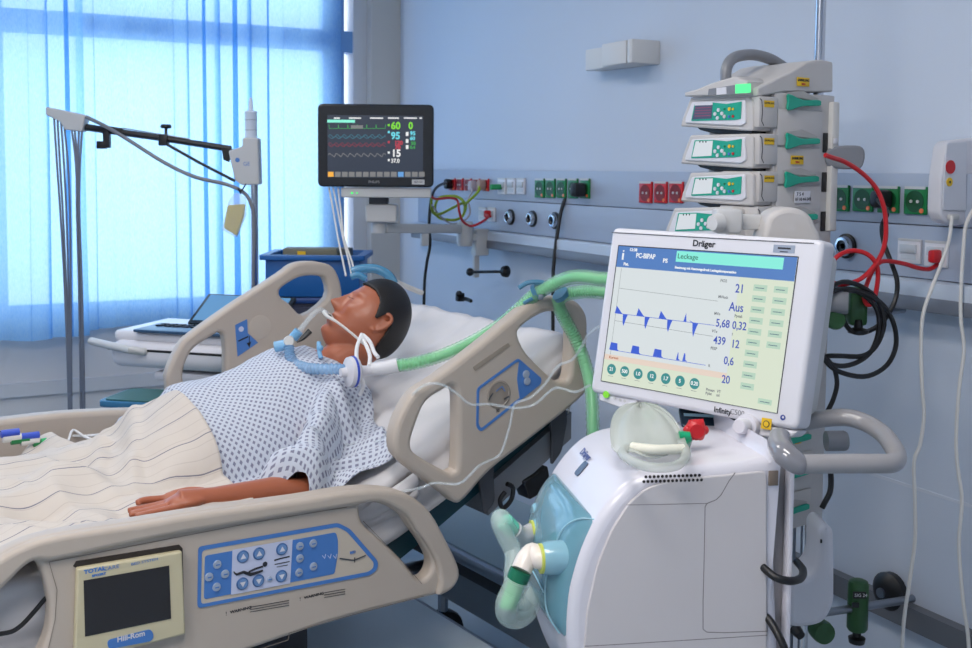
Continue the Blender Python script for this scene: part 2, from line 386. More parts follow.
plug(890, 199, RUBBER, 'black power cable coiled below the green sockets right of the tower',
     [at(887, 212, 2.46), at(882, 226, 2.46), at(884, 243, 2.46), at(891, 262, 2.45), at(897, 280, 2.44), at(896, 297, 2.44), at(889, 313, 2.43), at(878, 326, 2.42), at(862, 333, 2.42), at(850, 330, 2.4), at(843, 318, 2.38),
      at(841, 300, 2.36), at(848, 291, 2.36), at(862, 294, 2.38), at(876, 308, 2.4), at(879, 328, 2.4), at(872, 350, 2.4), at(858, 362, 2.38), at(840, 366, 2.36), at(826, 360, 2.34), at(820, 340, 2.32), at(823, 305, 2.32),
      at(836, 290, 2.35), at(858, 291, 2.37), at(880, 302, 2.4), at(893, 322, 2.41), at(896, 345, 2.41), at(887, 365, 2.4), at(868, 376, 2.38), at(846, 374, 2.36), at(828, 364, 2.34), at(818, 340, 2.32), at(824, 298, 2.33), at(842, 282, 2.35), at(866, 289, 2.39),
      at(880, 305, 2.4), at(884, 325, 2.4), at(876, 346, 2.4), at(862, 356, 2.39), at(840, 356, 2.36), at(826, 357, 2.35), at(834, 368, 2.36), at(837, 384, 2.36), at(833, 400, 2.36), at(827, 412, 2.36)], .0055, size=(.04, .045, .045))
plug(942, 256, RED, 'red network cable looping from the infusion tower to a white socket on the right',
     [at(939, 262, 2.5), at(930, 269, 2.48), at(918, 268, 2.46), at(905, 264, 2.44), at(887, 261, 2.42), at(877.5, 264, 2.41), at(870, 276, 2.4), at(864.4, 294, 2.4), at(866, 303, 2.4), at(871, 304, 2.4), at(876, 291.7, 2.4), at(878, 273, 2.39),
      at(874.5, 261, 2.38), at(865, 253, 2.38), at(850, 250.8, 2.38), at(836, 257.7, 2.37), at(828.5, 271, 2.37), at(831, 281, 2.37), at(842, 284.7, 2.37), at(860.6, 279, 2.38), at(874.5, 265.4, 2.38), at(883, 250, 2.38), at(886, 232, 2.38), at(884, 208, 2.37),
      at(876, 188, 2.36), at(862, 173, 2.34), at(845, 162, 2.32), at(832, 157.5, 2.29), at(825, 155, 2.28)], .0052, name='network_cable', size=(.02, .03, .03))

# wall lamp box --------------------------------------------------------
lx0, _ = Fr((0, WY, 0), (1, 0, 0), (0, 0, 1), (0, -1, 0)).q(588, 60); lx1, _ = Fr((0, WY, 0), (1, 0, 0), (0, 0, 1), (0, -1, 0)).q(648, 60)
lx0 += .09; lx1 += .05
lamp = thing('wall_lamp', ((lx0+lx1)/2, WY, 1.93), 'white box-shaped lamp fixed high on the blue wall left of the infusion tower', 'lamp')
LM = M('lamp_white', (212, 210, 208), .5)
xm = lx0+(lx1-lx0)*.5
MB(LM).box(WF, ((lx0+xm)/2, WY-.035, 1.985), (xm-lx0, .07, .072), .004).build('lamp_wing', lamp)
MB(LM).box(WF, ((xm+lx1)/2-.01, WY-.055, 1.985), (lx1-xm-.02, .11, .074), .004).build('lamp_housing', lamp)
MB(LM).box(WF, (lx1+.002, WY-.055, 1.985), (.028, .112, .076), .005).build('end_cap', lamp)

# nurse call handset ---------------------------------------------------
hc = at(960, 182, 2.42)
HF = Fr(hc, R0*.86+F0*.5, Zv)
HF.n = HF.x.cross(HF.y).normalized()
if HF.n.dot(F) > 0: HF.n = -HF.n
hs = thing('call_handset', at(960, 224, 2.42), 'white nurse call handset with red and yellow round buttons hanging at the right edge', 'call handset')
MB(WHITE).plate(HF, [rnd(HF.qs([(946, 146), (950, 141), (985, 137), (990, 150), (990, 205), (975, 222), (958, 226), (944, 222), (940, 212), (941, 180)]), .01)], -.035, 0, .005).build('handset_body', hs)
MB(M('handset_face', (206, 208, 216), .4)).plate(HF, [rnd(HF.qs([(946, 143), (966, 142), (965, 211), (942, 210), (943, 180)]), .006)], 0, .003, .001).build('face_plate', hs)
MB(RED).disc(HF, HF.q(948.8, 167), .0150, .003, .003).build('call_button', hs)
MB(YEL).disc(HF, HF.q(948, 182), .0098, .003, .002).disc(HF, HF.q(948, 182), .0028, .005, .001, INK).build('light_button', hs)
MB(LGREY).box(HF, (*HF.q(951, 217), .006), (.03, .012, .012), .003).build('cord_clip', hs)
MB(CORD).tube([at(x, y, z) for x, y, z in ((952, 216, 2.38), (949, 240, 2.38), (942, 262, 2.38), (931, 290, 2.38), (923, 315, 2.38), (921, 345, 2.38), (922, 385, 2.38), (924, 415, 2.38), (920, 445, 2.38), (914, 462, 2.38), (915, 500, 2.38), (915, 540, 2.38), (909, 585, 2.38), (904, 620, 2.38), (902, 660, 2.38), (901, 760, 2.38))], .0042, 10).build('cord', hs)
c2 = MB(CORD).tube([at(x, y, z) for x, y, z in ((976, 205, 2.40), (966, 225, 2.4), (963, 255, 2.4), (961, 290, 2.4), (961, 320, 2.4), (964, 350, 2.4), (959, 390, 2.4), (956, 440, 2.4), (958, 470, 2.4), (962, 500, 2.4), (959, 545, 2.4), (963, 600, 2.4), (969, 650, 2.4), (970, 760, 2.4))], .0042, 10).build('wall_cable')
tag(c2, 'rightmost white cord hanging down the wall to the floor', 'cable')
# ================================================================== patient monitor on its wall arm
MZ = 3.9
mo = at(375.5, 146, MZ)
mx_ = (R0*1.0 + F0*.03).normalized()
MF = Fr(mo, mx_, (Zv*1.0).normalized(), None)
MF.n = MF.x.cross(MF.y).normalized()
if MF.n.dot(F) > 0: MF.n = -MF.n
def R4(fr, x0, y0, x1, y1, c=0):
    a = fr.q(x0, y0, c); b = fr.q(x1, y1, c)
    return ((a[0]+b[0])/2, (a[1]+b[1])/2, abs(b[0]-a[0]), abs(b[1]-a[1]))
def rr4(fr, x0, y0, x1, y1, r, c=0):
    x, y, w, h = R4(fr, x0, y0, x1, y1, c); return rnd(rect(w, h, x, y), r, 4)
mon = thing('patient_monitor', at(375, 197, MZ), 'flat black patient monitor with green and blue numbers on an arm by the window', 'monitor')
GBLACK = M('glossy_black_bezel', (14, 15, 18), .25, coat=.3)
MB(GBLACK).plate(MF, [rr4(MF, 317.5, 103.5, 433.5, 187.5, .02)], -.05, 0, .006).build('bezel', mon)
sc = MB(emi('monitor_screen', (58, 70, 92), .55)).poly(MF, rr4(MF, 327.5, 115, 423, 178, .001), .0005, .001).build('screen', mon)
rd = MB()
wh = emi('mon_white', (240, 240, 240), 1); gr = emi('mon_green', (130, 225, 50), 1); cy = emi('mon_cyan', (110, 220, 235), 1); rdm = emi('mon_red', (200, 60, 80), .9)
tl = emi('mon_teal', (60, 130, 150), .8); dg = emi('mon_dark_green', (60, 170, 80), .9); mar = emi('mon_maroon', (140, 50, 70), .8); orr = emi('mon_orange', (250, 180, 60), 1); aq = emi('mon_aqua', (140, 245, 220), 1)
gy = emi('mon_grey', (140, 140, 140), .8); bl = emi('mon_blue', (100, 160, 220), 1)
def mt_(s, px, py, h, m, bold=.0008, sx=1.0, al='LEFT'): rd.text(MF, s, MF.q(px, py), h/1080*MZ, .0018, m, al, bold, sx)
mt_('60', 391, 126, 7.2, gr, .0012, .95); mt_('95', 391, 136, 7, cy, .0012, .95); mt_('15', 391.5, 153.5, 7.2, wh, .0012, .95); mt_('37.0', 391, 161, 4, wh, .0006, .9); mt_('0', 408.5, 126, 7, gr, .0012, .9)
mt_('120', 394.5, 143, 4, rdm, .001); mt_('70', 395, 147.5, 4, rdm, .001); mt_('95', 410, 133.5, 4, cy); mt_('60', 410, 138.5, 3.6, cy); mt_('50', 411, 143.5, 3.4, dg); mt_('0.4', 410, 147.5, 3, dg)
for y, m in ((125, gr), (132, cy), (142, rdm), (152.5, wh), (160, wh)): rd.poly(MF, rr4(MF, 387.8, y-1, 389.8, y+1.2, .0005), .0015, .0005, m)
for y in (134, 141, 147): rd.poly(MF, rr4(MF, 405.8, y-2, 408.5, y+2, .002), .0015, .0005, wh)
for x0, x1 in ((334, 340), (349, 361), (370, 383), (388, 399), (404, 417), (419.5, 422)): rd.poly(MF, rr4(MF, x0, 117.4, x1, 118.8, .0005), .0015, .0005, wh)
rd.poly(MF, rr4(MF, 327.3, 119.6, 355, 122.8, .001), .0015, .0005, aq); rd.poly(MF, rr4(MF, 351, 125.2, 363, 128.6, .0006), .0022, .0005, gy)
def wave(y, amp, per, m, fn, w=.6): 
    pts = [MF.q(328.5+i*.45, y-amp*fn(i*.45/per)) for i in range(128)]; rd.line(MF, pts, w/1080*MZ, .0014, .0004, m)
wave(128.5, 4, 9.5, dg, lambda t: 1.0 if (t % 1) < .06 else 0.0, .5); wave(136, 1.4, 7, tl, lambda t: sin(t*6.28)); wave(137.5, 1, 7, tl, lambda t: cos(t*6.28))
wave(144, 1.2, 6, mar, lambda t: sin(t*6.28)); wave(145.6, 1, 6, mar, lambda t: cos(t*6.28), .8); wave(155, 1.8, 6.8, gy, lambda t: sin(t*6.28)*.8+.3*sin(t*12.56), .7)
for i, x in enumerate(range(328, 422, 7)):
    rd.poly(MF, rr4(MF, x, 171.8, x+5.6, 176.8, .001), .0015, .0005, orr if i == 0 else bl if i == 10 else gy)
rd.text(MF, 'PHILIPS', MF.q(374, 182), .009, .0008, M('bezel_grey_print', (130, 132, 136), .5), 'CENTER', .0003)
rd.poly(MF, rr4(MF, 412, 179.5, 424.5, 184.5, .001), .0006, .0006, LGREY); rd.text(MF, 'BES 04', MF.q(418.2, 182), .008, .0015, INK, 'CENTER')
rd.build('readings', sc)
md = MB(LGREY).plate(MF, [rr4(MF, 341, 187.5, 431, 198, .006, -.02)], -.11, -.012, .004).build('base_module', mon); md['label'] = 'light grey module under the screen'
MB(emi('green_led', (60, 240, 110), 1.4)).disc(MF, MF.q(352, 193, -.01), .004, -.011, .002).disc(MF, MF.q(357, 193, -.01), .003, -.011, .002).build('indicator_light', md)
arm = MB(LGREY)
arm.plate(MF, [rr4(MF, 366.5, 204, 397.5, 222, .01, -.1)], -.17, -.05, .006)
arm.box(MF, (*MF.q(379, 200, -.1), -.1), (.07, .03, .07), .004, DGREY)
arm.build('swivel_block', mon)
a0 = at(384, 228, 4.02); a1 = at(463, 229, 4.40)
dA = (a1-a0).normalized(); AF = Fr((a0+a1)/2, dA, Zv)
MB(LGREY).box(AF, (0, 0, 0), ((a1-a0).length, .036, .04), .006).build('arm', mon)
pk = MB(LGREY).lathe(at(379, 233, 4.02), Zv, [(.028, 0), (.03, .015), (.03, .06), (.022, .07)], 20).build('pivot', mon)
MB(LGREY).lathe(at(465, 246, 4.4), Zv, [(.03, 0), (.034, .02), (.034, .08), (.03, .1)], 20).build('pivot', mon)
cb = MB(LGREY).box(Fr(at(480, 242, 4.44), (1, 0, 0), Zv), (0, 0, 0), (.05, .11, .06), .006).box(Fr(at(476, 258, 4.44), (1, 0, 0), Zv), (0, 0, 0), (.022, .16, .024), .004).box(Fr(at(470, 237, 4.42), (1, 0, 0), Zv), (0, 0, 0), (.07, .03, .03), .004)
cb.build('wall_clamp', mon)
MB(LGREY).box(Fr(at(424.5, 239.5, 4.2), (1, 0, 0), Zv), (0, 0, 0), (.02, .05, .03), .003).build('arm_peg', mon)
kb = MB(BLACK)
k0 = at(470, 272, 4.38); k1 = at(506, 271.5, 4.25)
kb.tube([k0, k1], .006, 8, smooth=1).ball(k0, .017, sub=2).lathe(k1, (k1-k0), [(.010, -.02), (.022, -.012), (.024, .004), (.012, .014)], 14)
kb.build('clamp_lever', mon)['label'] = 'black clamp lever with round knobs'
w = MB(CORD)
for x0, x1, x2, z in ((329, 336, 343, 3.86), (333, 341, 349, 3.84), (338, 342, 352, 3.80)): w.tube([at(x0, 188, 3.93), at((x0+x1)/2+1, 212, z), at(x1+2, 238, 3.75), at(x2, 262, 3.65), at(x2+3, 276, 3.6)], .0035, 6)
w.build('patient_leads', mon)['label'] = 'thin white leads hanging from the monitor'
wk = thing('wall_rail_clamp', at(463, 302, 4.42), 'small black clamp on the wall just above the head of the mattress', 'clamp')
MB(BLACK).box(Fr(at(460, 297, 4.4), (1, 0, 0), Zv), (0, 0, 0), (.03, .035, .03), .004).tube([at(458, 298, 4.4), at(466, 299, 4.37), at(471, 301, 4.34)], .008, 8).build('clamp_body', wk)
MB(BLACK).ball(at(459, 294, 4.38), .014, sub=2).build('knob', wk)

# ================================================================== infusion / lead stand in front of the curtain
IZ = 4.25
IF = Fr(at(250, 160, IZ), R0, Zv); IF.n = -F0
st = thing('lead_stand', (at(257, 300, IZ).x, at(257, 300, IZ).y, 0), 'steel stand with a grey head and long black arm against the bright curtain', 'stand')
ptop = at(254, 190, IZ)
MB(CHROME).tube([Vector((ptop.x, ptop.y, .12)), Vector((ptop.x, ptop.y, at(254, 182, IZ).z))], .0155, 16, smooth=1).build('pole', st)
b = MB(DGREY)
for k in range(5):
    a = k*2*pi/5; b.tube([Vector((ptop.x, ptop.y, .13)), Vector((ptop.x+.2*cos(a), ptop.y+.2*sin(a), .09))], .016, 8, smooth=1)
b.build('foot_star', st)
b = MB(RUBBER)
for k in range(5):
    a = k*2*pi/5; b.lathe(Vector((ptop.x+.2*cos(a), ptop.y+.2*sin(a)-.012, .035)), (0, 1, 0), [(.035, 0), (.035, .024)], 14)
b.build('castors', st)
hd = MB(LGREY).plate(IF, [rnd(IF.qs([(230, 151), (244, 146.5), (244, 138), (259.5, 138), (261, 184.5), (243, 185), (236.5, 180)]), .008)], -.03, .03, .005).build('stand_head', st)
MB(BLUE).disc(IF, IF.q(237.5, 160, .03), .009, .03, .001).build('round_logo', hd)
MB(BLUE).text(IF, 'GE', IF.q(243, 164, .03), .016, .0305, BLUE).build('print', hd)
MB(M('matte_black_arm', (20, 20, 24), .5)).tube([at(231, 149, IZ), at(160, 138, IZ), at(84, 127, IZ)], [.0125, .0125, .014], 8, smooth=1).box(Fr(at(116, 131, IZ), (R0-Zv*.15), Zv), (0, 0, 0), (.05, .03, .03), .004).build('arm', st)
cl = MB(BLACK).box(Fr(at(164, 140, IZ), R0, Zv), (0, 0, 0), (.035, .045, .04), .004).tube([at(166, 137, IZ), at(166, 128, IZ)], .006, 8, smooth=1).lathe(at(166, 128.5, IZ), Zv, [(.018, 0), (.023, .006), (.018, .016)], 16)
cl.build('clamp', st)
MB(BLACK).plate(IF, [IF.qs([(222, 147), (233, 149), (229, 162), (224, 160)])], -.012, .012, .002).build('end_gusset', st)
MB(BLACK).box(Fr(at(107, 139, IZ), R0, Zv), (0, 0, 0), (.025, .07, .03), .003).box(Fr(at(102, 145, IZ), R0, Zv), (0, 0, 0), (.035, .03, .03), .003).build('hook', st)
MB(BLACK).tube([at(168, 145, IZ), at(200, 163, IZ), at(235, 181, IZ)], .006, 8, smooth=1).build('brace', st)
MB(STEEL).tube([at(122, 128, IZ), at(190, 139, IZ)], .0025, 6, smooth=1).build('wire_rod', st)
bx = thing('lead_box', at(65, 131, IZ), 'pale grey connector box hung with long grey leads at the end of the black arm', 'connector box')
MB(LGREY).plate(IF, [rnd(IF.qs([(48, 107), (88, 115.5), (84, 132), (67, 130), (62, 122), (48, 115)]), .005)], -.03, .025, .005).build('housing', bx)
for i, (x0, x1, x2, x3) in enumerate(((54, 57, 60.5, 69), (57.5, 60, 63, 69.5), (61, 64, 66.5, 70.5), (64, 68, 70, 71.5), (71, 76, 77, 81), (74.5, 77.5, 79.5, 83), (79, 78, 79, 83.5), (82, 80, 79.5, 84.5))):
    y0 = 117+i*2
    MB(M('grey_lead', (104, 112, 128), .45)).tube([at(x0, y0, IZ-.02), at(x1, 165, IZ-.03), at(x2, 215, IZ-.03), at((x2+x3)/2, 290, IZ-.03), at(x3, 412, IZ-.03), at(x3+1, 520, IZ-.03)], .0042, 7).build('lead', bx)
MB(BLACK).box(Fr(at(61, 117.5, IZ-.02), R0, Zv), (0, 0, 0), (.035, .012, .03), .002).build('socket_row', bx)
MB(M('grey_trunk_lead', (120, 122, 128), .45)).tube([at(86, 117, IZ-.03), at(105, 126, IZ-.04), at(130, 141, IZ-.05), at(165, 163, IZ-.05), at(195, 177, IZ-.05), at(225, 184, IZ-.05), at(243, 192, IZ-.05), at(251, 204, IZ-.05), at(254, 225, IZ-.05), at(253, 300, IZ-.05)], .0075, 8).build('trunk_lead', bx)
sy = thing('bottle', at(251, 138, IZ), 'clear upturned syringe-shaped bottle standing on top of the grey stand head', 'bottle')
c0 = at(251, 138, IZ)
MB(M('frosted_white', (226, 232, 240), .35, alpha=.8)).lathe(c0, Zv, [(.024, 0), (.024, .095), (.026, .1), (.024, .105), (.010, .108), (.008, .14), (.004, .158)], 20).build('barrel', sy)
MB(INK).lathe(c0+Zv*.03, Zv, [(.0243, 0), (.0243, .0012)], 20).lathe(c0+Zv*.07, Zv, [(.0243, 0), (.0243, .0012)], 20).build('scale_marks', sy)
bg = thing('hanging_bag', at(234, 236, IZ-.07), 'small clear bag of yellow contents hanging below the grey stand head', 'bag')
BF = Fr(at(234, 213, IZ-.07), R0, Zv); BF.n = -F0
MB(M('yellow_sachet', (206, 180, 60), .5, var=.3, bump=1.0, bscale=120)).plate(BF, [rnd(BF.qs([(228, 205), (245, 204), (244, 216), (237, 236), (224, 228), (226, 215)]), .008)], -.012, .008, .006).build('contents', bg)
MB(CLEAR).plate(BF, [rnd(BF.qs([(236, 192), (246, 198), (246, 216), (237, 238), (222, 230), (229, 200)]), .008)], -.015, .012, .005).build('clear_bag', bg)
MB(BLACK).tube([at(246, 184, IZ-.05), at(241, 191, IZ-.07), at(238, 188, IZ-.07), at(241, 194, IZ-.07)], .003, 6).build('tie', bg)

# ================================================================== crate on its dark stand
cr0 = at(318, 262, 4.05)
cr = thing('plastic_tub', cr0, 'blue open plastic tub behind the far head siderail, below the monitor', 'tub')
CB = M('blue_tub_plastic', (26, 92, 160), .4)
CF = Fr((cr0.x, cr0.y, at(318, 254, 4.05).z), R0, F0); 
CF.n = Zv
w_ = .175
bm_ = MB(CB)
for sx, sy_, lx, ly in ((0, -1, .34, .012), (0, 1, .34, .012), (-1, 0, .012, .26), (1, 0, .012, .26)):
    bm_.box(CF, (sx*.165, sy_*.125, -.07), (lx, ly, .14), .003)
bm_.box(CF, (0, 0, -.14), (.34, .26, .012), .002)
bm_.build('tub_body', cr)
MB(CB).plate(CF, [rnd(rect(.385, .3), .02), rnd(rect(.32, .24), .015)], -.012, .006, .003).build('rim', cr)
it = MB(M('mixed_grey_box', (110, 110, 96), .6)).box(CF, (-.02, -.02, .0), (.2, .09, .05), .004).box(CF, (.0, .05, -.01), (.24, .08, .06), .004, DGREY).build('tray_of_supplies')
tag(it, 'olive-grey box with yellow print lying in the blue tub', 'box')
yl = MB(YEL).box(CF, (-.05, -.068, .005), (.03, .004, .02)).build('print', it); yl.location = wloc(yl)-wloc(it) if False else yl.location
cab = thing('supply_cabinet', (cr0.x, cr0.y, 0), 'dark navy cabinet under the blue tub behind the far siderail', 'cabinet')
ct = CF.o.z-.148
MB(NAVY).box(Fr((cr0.x, cr0.y, 0), R0, F0, Zv), (.02, .02, ct/2+.03), (.38, .3, ct-.06), .01).build('carcass', cab)
MB(DBLUE).box(Fr((cr0.x, cr0.y, 0), R0, F0, Zv), (.02, .02, ct-.012), (.4, .32, .022), .006).build('top', cab)
dr = MB(NAVY)
for k in range(3): MB(NAVY).box(Fr((cr0.x, cr0.y, 0), R0, F0, Zv), (.02, -.135, ct-.13-k*.22), (.35, .016, .19), .005).build('drawer', cab)
MB(RUBBER).box(Fr((cr0.x, cr0.y, 0), R0, F0, Zv), (.02, .02, .03), (.4, .3, .06), .01).build('plinth', cab)

# ================================================================== portable device trolley by the window
tz = 3.62
dvp = at(196, 352, tz)
TF = Fr((dvp.x, dvp.y, 0), (R0*.96-F0*.28).normalized(), (F0*.96+R0*.28).normalized(), Zv)
def hgt(px, py, z): return at(px, py, z).z
def tq(px, py, z):
    w = onp(px, py, (0, 0, z), Zv)-TF.o; return (w.dot(TF.x), w.dot(TF.y))
dz = hgt(200, 326, 3.62)
trl = thing('equipment_trolley', (dvp.x, dvp.y, 0), 'white trolley with a handle bar standing below the curtain hem', 'trolley')
MB(WHITE).box(TF, (.08, .07, dz-.155), (.36, .34, .03), .012).build('shelf', trl)
MB(LGREY).tube([at(91, 341, 3.62), at(130, 350, 3.5), at(150, 352, 3.55)], .013, 10, smooth=2).build('handle_bar', trl)
MB(LGREY).box(TF, (.12, .06, (dz-.17)/2+.05), (.2, .16, dz-.27), .02).build('column', trl)
MB(DGREY).box(TF, (0, .05, .09), (.46, .34, .05), .015).build('base', trl)
for sx in (-1, 1):
    for sy_ in (-1, 1): MB(RUBBER).lathe(TF.p(sx*.2, .05+sy_*.14-.012, .035), TF.y, [(.034, 0), (.034, .024)], 14).build('castor', trl)
MB(BLUE).poly(Fr(TF.p(.12, -.021, dz-.3), TF.x, Zv), rect(.06, .09, .05, .02), 0, .001).build('blue_label', trl)
dev = thing('portable_ultrasound', TF.p(0, .02, dz-.135), 'white portable device with black trim and open laptop-like screen beside the far siderail', 'medical device')
MB(WHITE).box(TF, (0, .04, dz-.085), (.5, .34, .09), .035, seg=4).build('housing', dev)
MB(BLACK).box(TF, (0, .04, dz-.068), (.504, .344, .008), .003).build('trim_band', dev)
MB(WHITE).box(TF, (-.02, .06, dz-.03), (.46, .32, .04), .015, seg=3).build('top_shell', dev)
kbd = MB(M('dark_blue_key_panel', (48, 78, 110), .35)).box(TF, (.02, -.04, dz-.006), (.36, .16, .01), .003).build('keyboard', dev)
k = MB(INK)
for i in range(9):
    for j in range(2): k.box(TF, (-.12+i*.033, .005-j*.03, dz+.001), (.024, .02, .004), .001)
k.build('keys', kbd)
s1_ = Fr(TF.p(.07, .05, dz+.0), TF.x, (TF.y*.86+Zv*.52).normalized())
s1_ = Fr(s1_.o, s1_.x, s1_.y)
MB(BLACK).box(s1_, (.04, .078, 0), (.34, .165, .014), .005).build('lid', dev)
if s1_.n.dot(F) > 0: s1_.n = -s1_.n
MB(M('blue_glass_screen', (110, 160, 200), .2)).box(s1_, (.04, .080, .008), (.31, .14, .002)).build('lid_screen', dev)

# green tray table between trolley and bed
gt = thing('side_tray', (at(170, 400, 3.5).x, at(170, 400, 3.5).y, 0), 'dark green tray with a blue rim on a stand beyond the bed', 'tray')
GF = Fr(at(166, 397, 3.38), (R0*.97-F0*.2), (F0*.97+R0*.2), Zv)
GF.y = GF.n.cross(GF.x).normalized()
MB(M('tray_blue_rim', (50, 110, 150), .4)).plate(GF, [rnd(rect(.36, .2), .03)], -.02, .0, .004).build('rim', gt)
MB(M('tray_green', (50, 96, 92), .5)).plate(GF, [rnd(rect(.33, .175), .025)], 0, .004, .001).build('surface', gt)
MB(STEEL).tube([GF.p(0, 0, -.02), Vector((GF.o.x, GF.o.y, .03))], .02, 12, smooth=1).lathe(Vector((GF.o.x, GF.o.y, 0)), Zv, [(.11, 0), (.11, .02), (.03, .04)], 24).build('stand', gt)
# ================================================================== the bed
BA = radians(8)
P0 = Vector((-2.118, .48, 0)); A = Vector((-sin(BA), cos(BA), 0)); V = Vector((-cos(BA), -sin(BA), 0))
def B(u, v, w): return P0+A*u+V*v+Zv*w
def RF(v): return Fr(P0+V*v, A, Zv, -V)       # frame on a siderail's near face
def wm(u):   # height of the mattress surface along the bed
    s = tan30 = math.tan(radians(29.5)); d = u-.36
    return .83+.5*s*(d+sqrt(d*d+.012))
def px(fr, pts, c=0): return fr.qs(pts, c)

bed = thing('hospital_bed', B(-.2, .5, 0), 'beige hospital bed with raised backrest and moulded siderails', 'bed')
# --- near foot siderail with the controls
n0 = RF(0)
foot_out = [(-60, 625), (-40, 582), (0, 555.5), (24, 543), (46, 536.5), (72, 531.5), (140, 521.5), (200, 511.5), (300, 498), (345, 490.5), (380, 488.5), (408, 494.5), (428, 510), (443, 536), (456, 563), (458, 577), (450, 590), (432, 596.5), (350, 617), (300, 633), (250, 650), (150, 682), (40, 712), (-60, 730)]
hole_r = [(361, 504), (372, 503), (385, 505.5), (403, 515.5), (413, 529), (424, 544), (432, 560), (431, 572), (425, 579), (418, 579), (409, 569), (403, 561), (380, 539), (363, 523)]
hole_l = [(-25, 606), (0, 590), (25, 567), (34, 562), (40, 568), (47, 590), (50, 612), (46, 640), (30, 668), (-10, 690), (-40, 690)]
rail = MB(BEIGE).plate(n0, [sm(px(n0, foot_out), 3), sm(px(n0, hole_r), 3), sm(px(n0, hole_l), 3)], -.045, 0, .011, res=3).build('foot_siderail', bed)
rim = [(-59, 622), (-39, 583), (0, 556.5), (24, 544), (46, 537.3), (72, 532.3), (140, 522.3), (200, 512.3), (300, 498.5), (345, 491), (380, 489), (408, 495), (428, 511), (443, 537), (455.5, 563), (457, 577), (449, 589), (436, 594),
       (438, 580), (434, 560), (425, 543), (414, 528), (404, 514), (386, 504), (371, 501.5), (345, 506), (300, 513), (200, 529), (140, 540), (75, 554.5), (47, 560), (36, 559), (24, 565), (0, 588), (-30, 610), (-50, 640)]
MB(BEIGE).plate(n0, [sm(px(n0, rim), 3)], -.05, .012, .010, res=3).build('grip_rim', rail)
# recessed frame line of the control face
MB(M('seam_grey', (128, 118, 108), .6)).line(n0, px(n0, [(49, 562), (75, 557), (147, 543), (250, 523), (347, 507)]), .0012, .0002).line(n0, px(n0, [(49, 562), (57, 590), (55, 620), (48, 650)]), .0012, .0002).line(n0, px(n0, [(363, 521), (400, 559), (422, 584)]), .0012, .0002).line(n0, px(n0, [(424, 596), (352, 615), (289, 633), (288, 640), (225, 660)]), .0014, .0002).build('seams', rail)
# graphic display
dsp = MB(CREAM).plate(n0, [rnd(px(n0, [(75, 566.5), (179.5, 549), (183, 631.5), (140, 643), (72, 660)]), .004)], .0, .016, .004).build('siderail_display', rail); dsp['label'] = 'cream framed siderail display'
MB(M('recess_shadow_gap', (44, 38, 34), .7)).plate(n0, [px(n0, [(73, 566), (76, 561), (179, 544.5), (182, 548), (184, 632), (180, 632), (178, 551), (77, 568)])], 0, .0035).build('recess_edge', rail)  # dark strip painting the shade above and beside the display bezel
MB(M('dark_lcd', (42, 40, 42), .22)).poly(n0, px(n0, [(83.5, 580.5), (169, 565.5), (171, 618.5), (85, 636.5)], .016), .016, .001).build('dark_screen', dsp)
pr = MB(BLUE).plate(n0, [rnd(px(n0, [(107, 640), (150, 629), (153, 633), (153, 638), (150, 641), (108, 649)], .016), .008)], .016, .018)
def ft(mb, s, fr, x, y, hpx, z, mat, c, al='LEFT', bold=0, sx=1, rot=0):
    mb.text(fr, s, fr.q(x, y, c), hpx/1080*z, c, mat, al, bold, sx)
ft(pr, 'Hill-Rom', n0, 117, 640, 5.2, 2.2, WHITE, .0185, bold=.0004)
pr.build('name_badge', dsp); pr = MB()
ft(pr, 'TOTAL', n0, 84, 572.5, 3.6, 2.2, BLUE, .0165, bold=.0005, sx=1.2); ft(pr, 'CARE', n0, 103, 569.5, 3.6, 2.2, BLUE, .0165, sx=1.2)
ft(pr, 'SPO2RT', n0, 92, 576.2, 2, 2.2, BLUE, .0165, bold=.0004, sx=1.3); ft(pr, 'BED SYSTEM', n0, 131, 564.5, 2.4, 2.2, BLUE, .0165, sx=1.4)
pr.build('brand_print', dsp)
# key pad
kp = MB(M('keypad_beige', (196, 184, 168), .5)).plate(n0, [rnd(px(n0, [(199, 547), (337, 523.5), (349, 529), (377, 562), (376, 569), (369, 574.5), (198, 607)]), .006)], 0, .0015).build('keypad', rail)
outer = rnd(px(n0, [(197.8, 546.5), (337.5, 522.6), (349.5, 528.5), (377.8, 561.5), (376.6, 569.5), (369.5, 575), (197, 608)]), .008)
inner = rnd(px(n0, [(201.5, 550), (337, 526.7), (346.5, 531.5), (373.5, 562.5), (372.8, 568), (368, 571.5), (200.5, 604)]), .008)
MB(BLUE).plate(n0, [outer, inner], .0015, .0025).build('blue_border', kp)
MB(BLUE).plate(n0, [rnd(px(n0, [(204.5, 555.5), (335.5, 532), (337.5, 540), (337.5, 553), (334, 573.5), (203.5, 599)]), .006)], .0015, .0025).build('blue_pad', kp)
MB(LILAC).plate(n0, [px(n0, [(232, 549.5), (292, 539), (289.5, 583), (230.5, 594.5)])], .0025, .0031).build('lilac_pad', kp)
SIL = M('silver_key', (170, 182, 200), .3, .3)
kb_ = [(242.1, 556), (258.1, 553), (281, 548.6), (241.6, 583), (257.6, 580), (280.5, 575.5)]
for i, (x, y) in enumerate(kb_):
    c = n0.q(x, y); o = MB(M('blue_key', (52, 96, 150), .35)).lathe(n0.p(c[0], c[1], .003), n0.n, [(.0128, 0), (.0128, .002), (.0118, .003)], 20).build('round_key', kp)
    s = 1 if i < 3 else -1
    MB(M('key_face', (104, 140, 188), .3)).disc(n0, c, .0104, .006, .0005).poly(n0, [(c[0]-.0062, c[1]-.004*s), (c[0]+.0062, c[1]-.004*s), (c[0], c[1]+.0066*s)], .0066, .0005, WHITE).build('arrow', o)
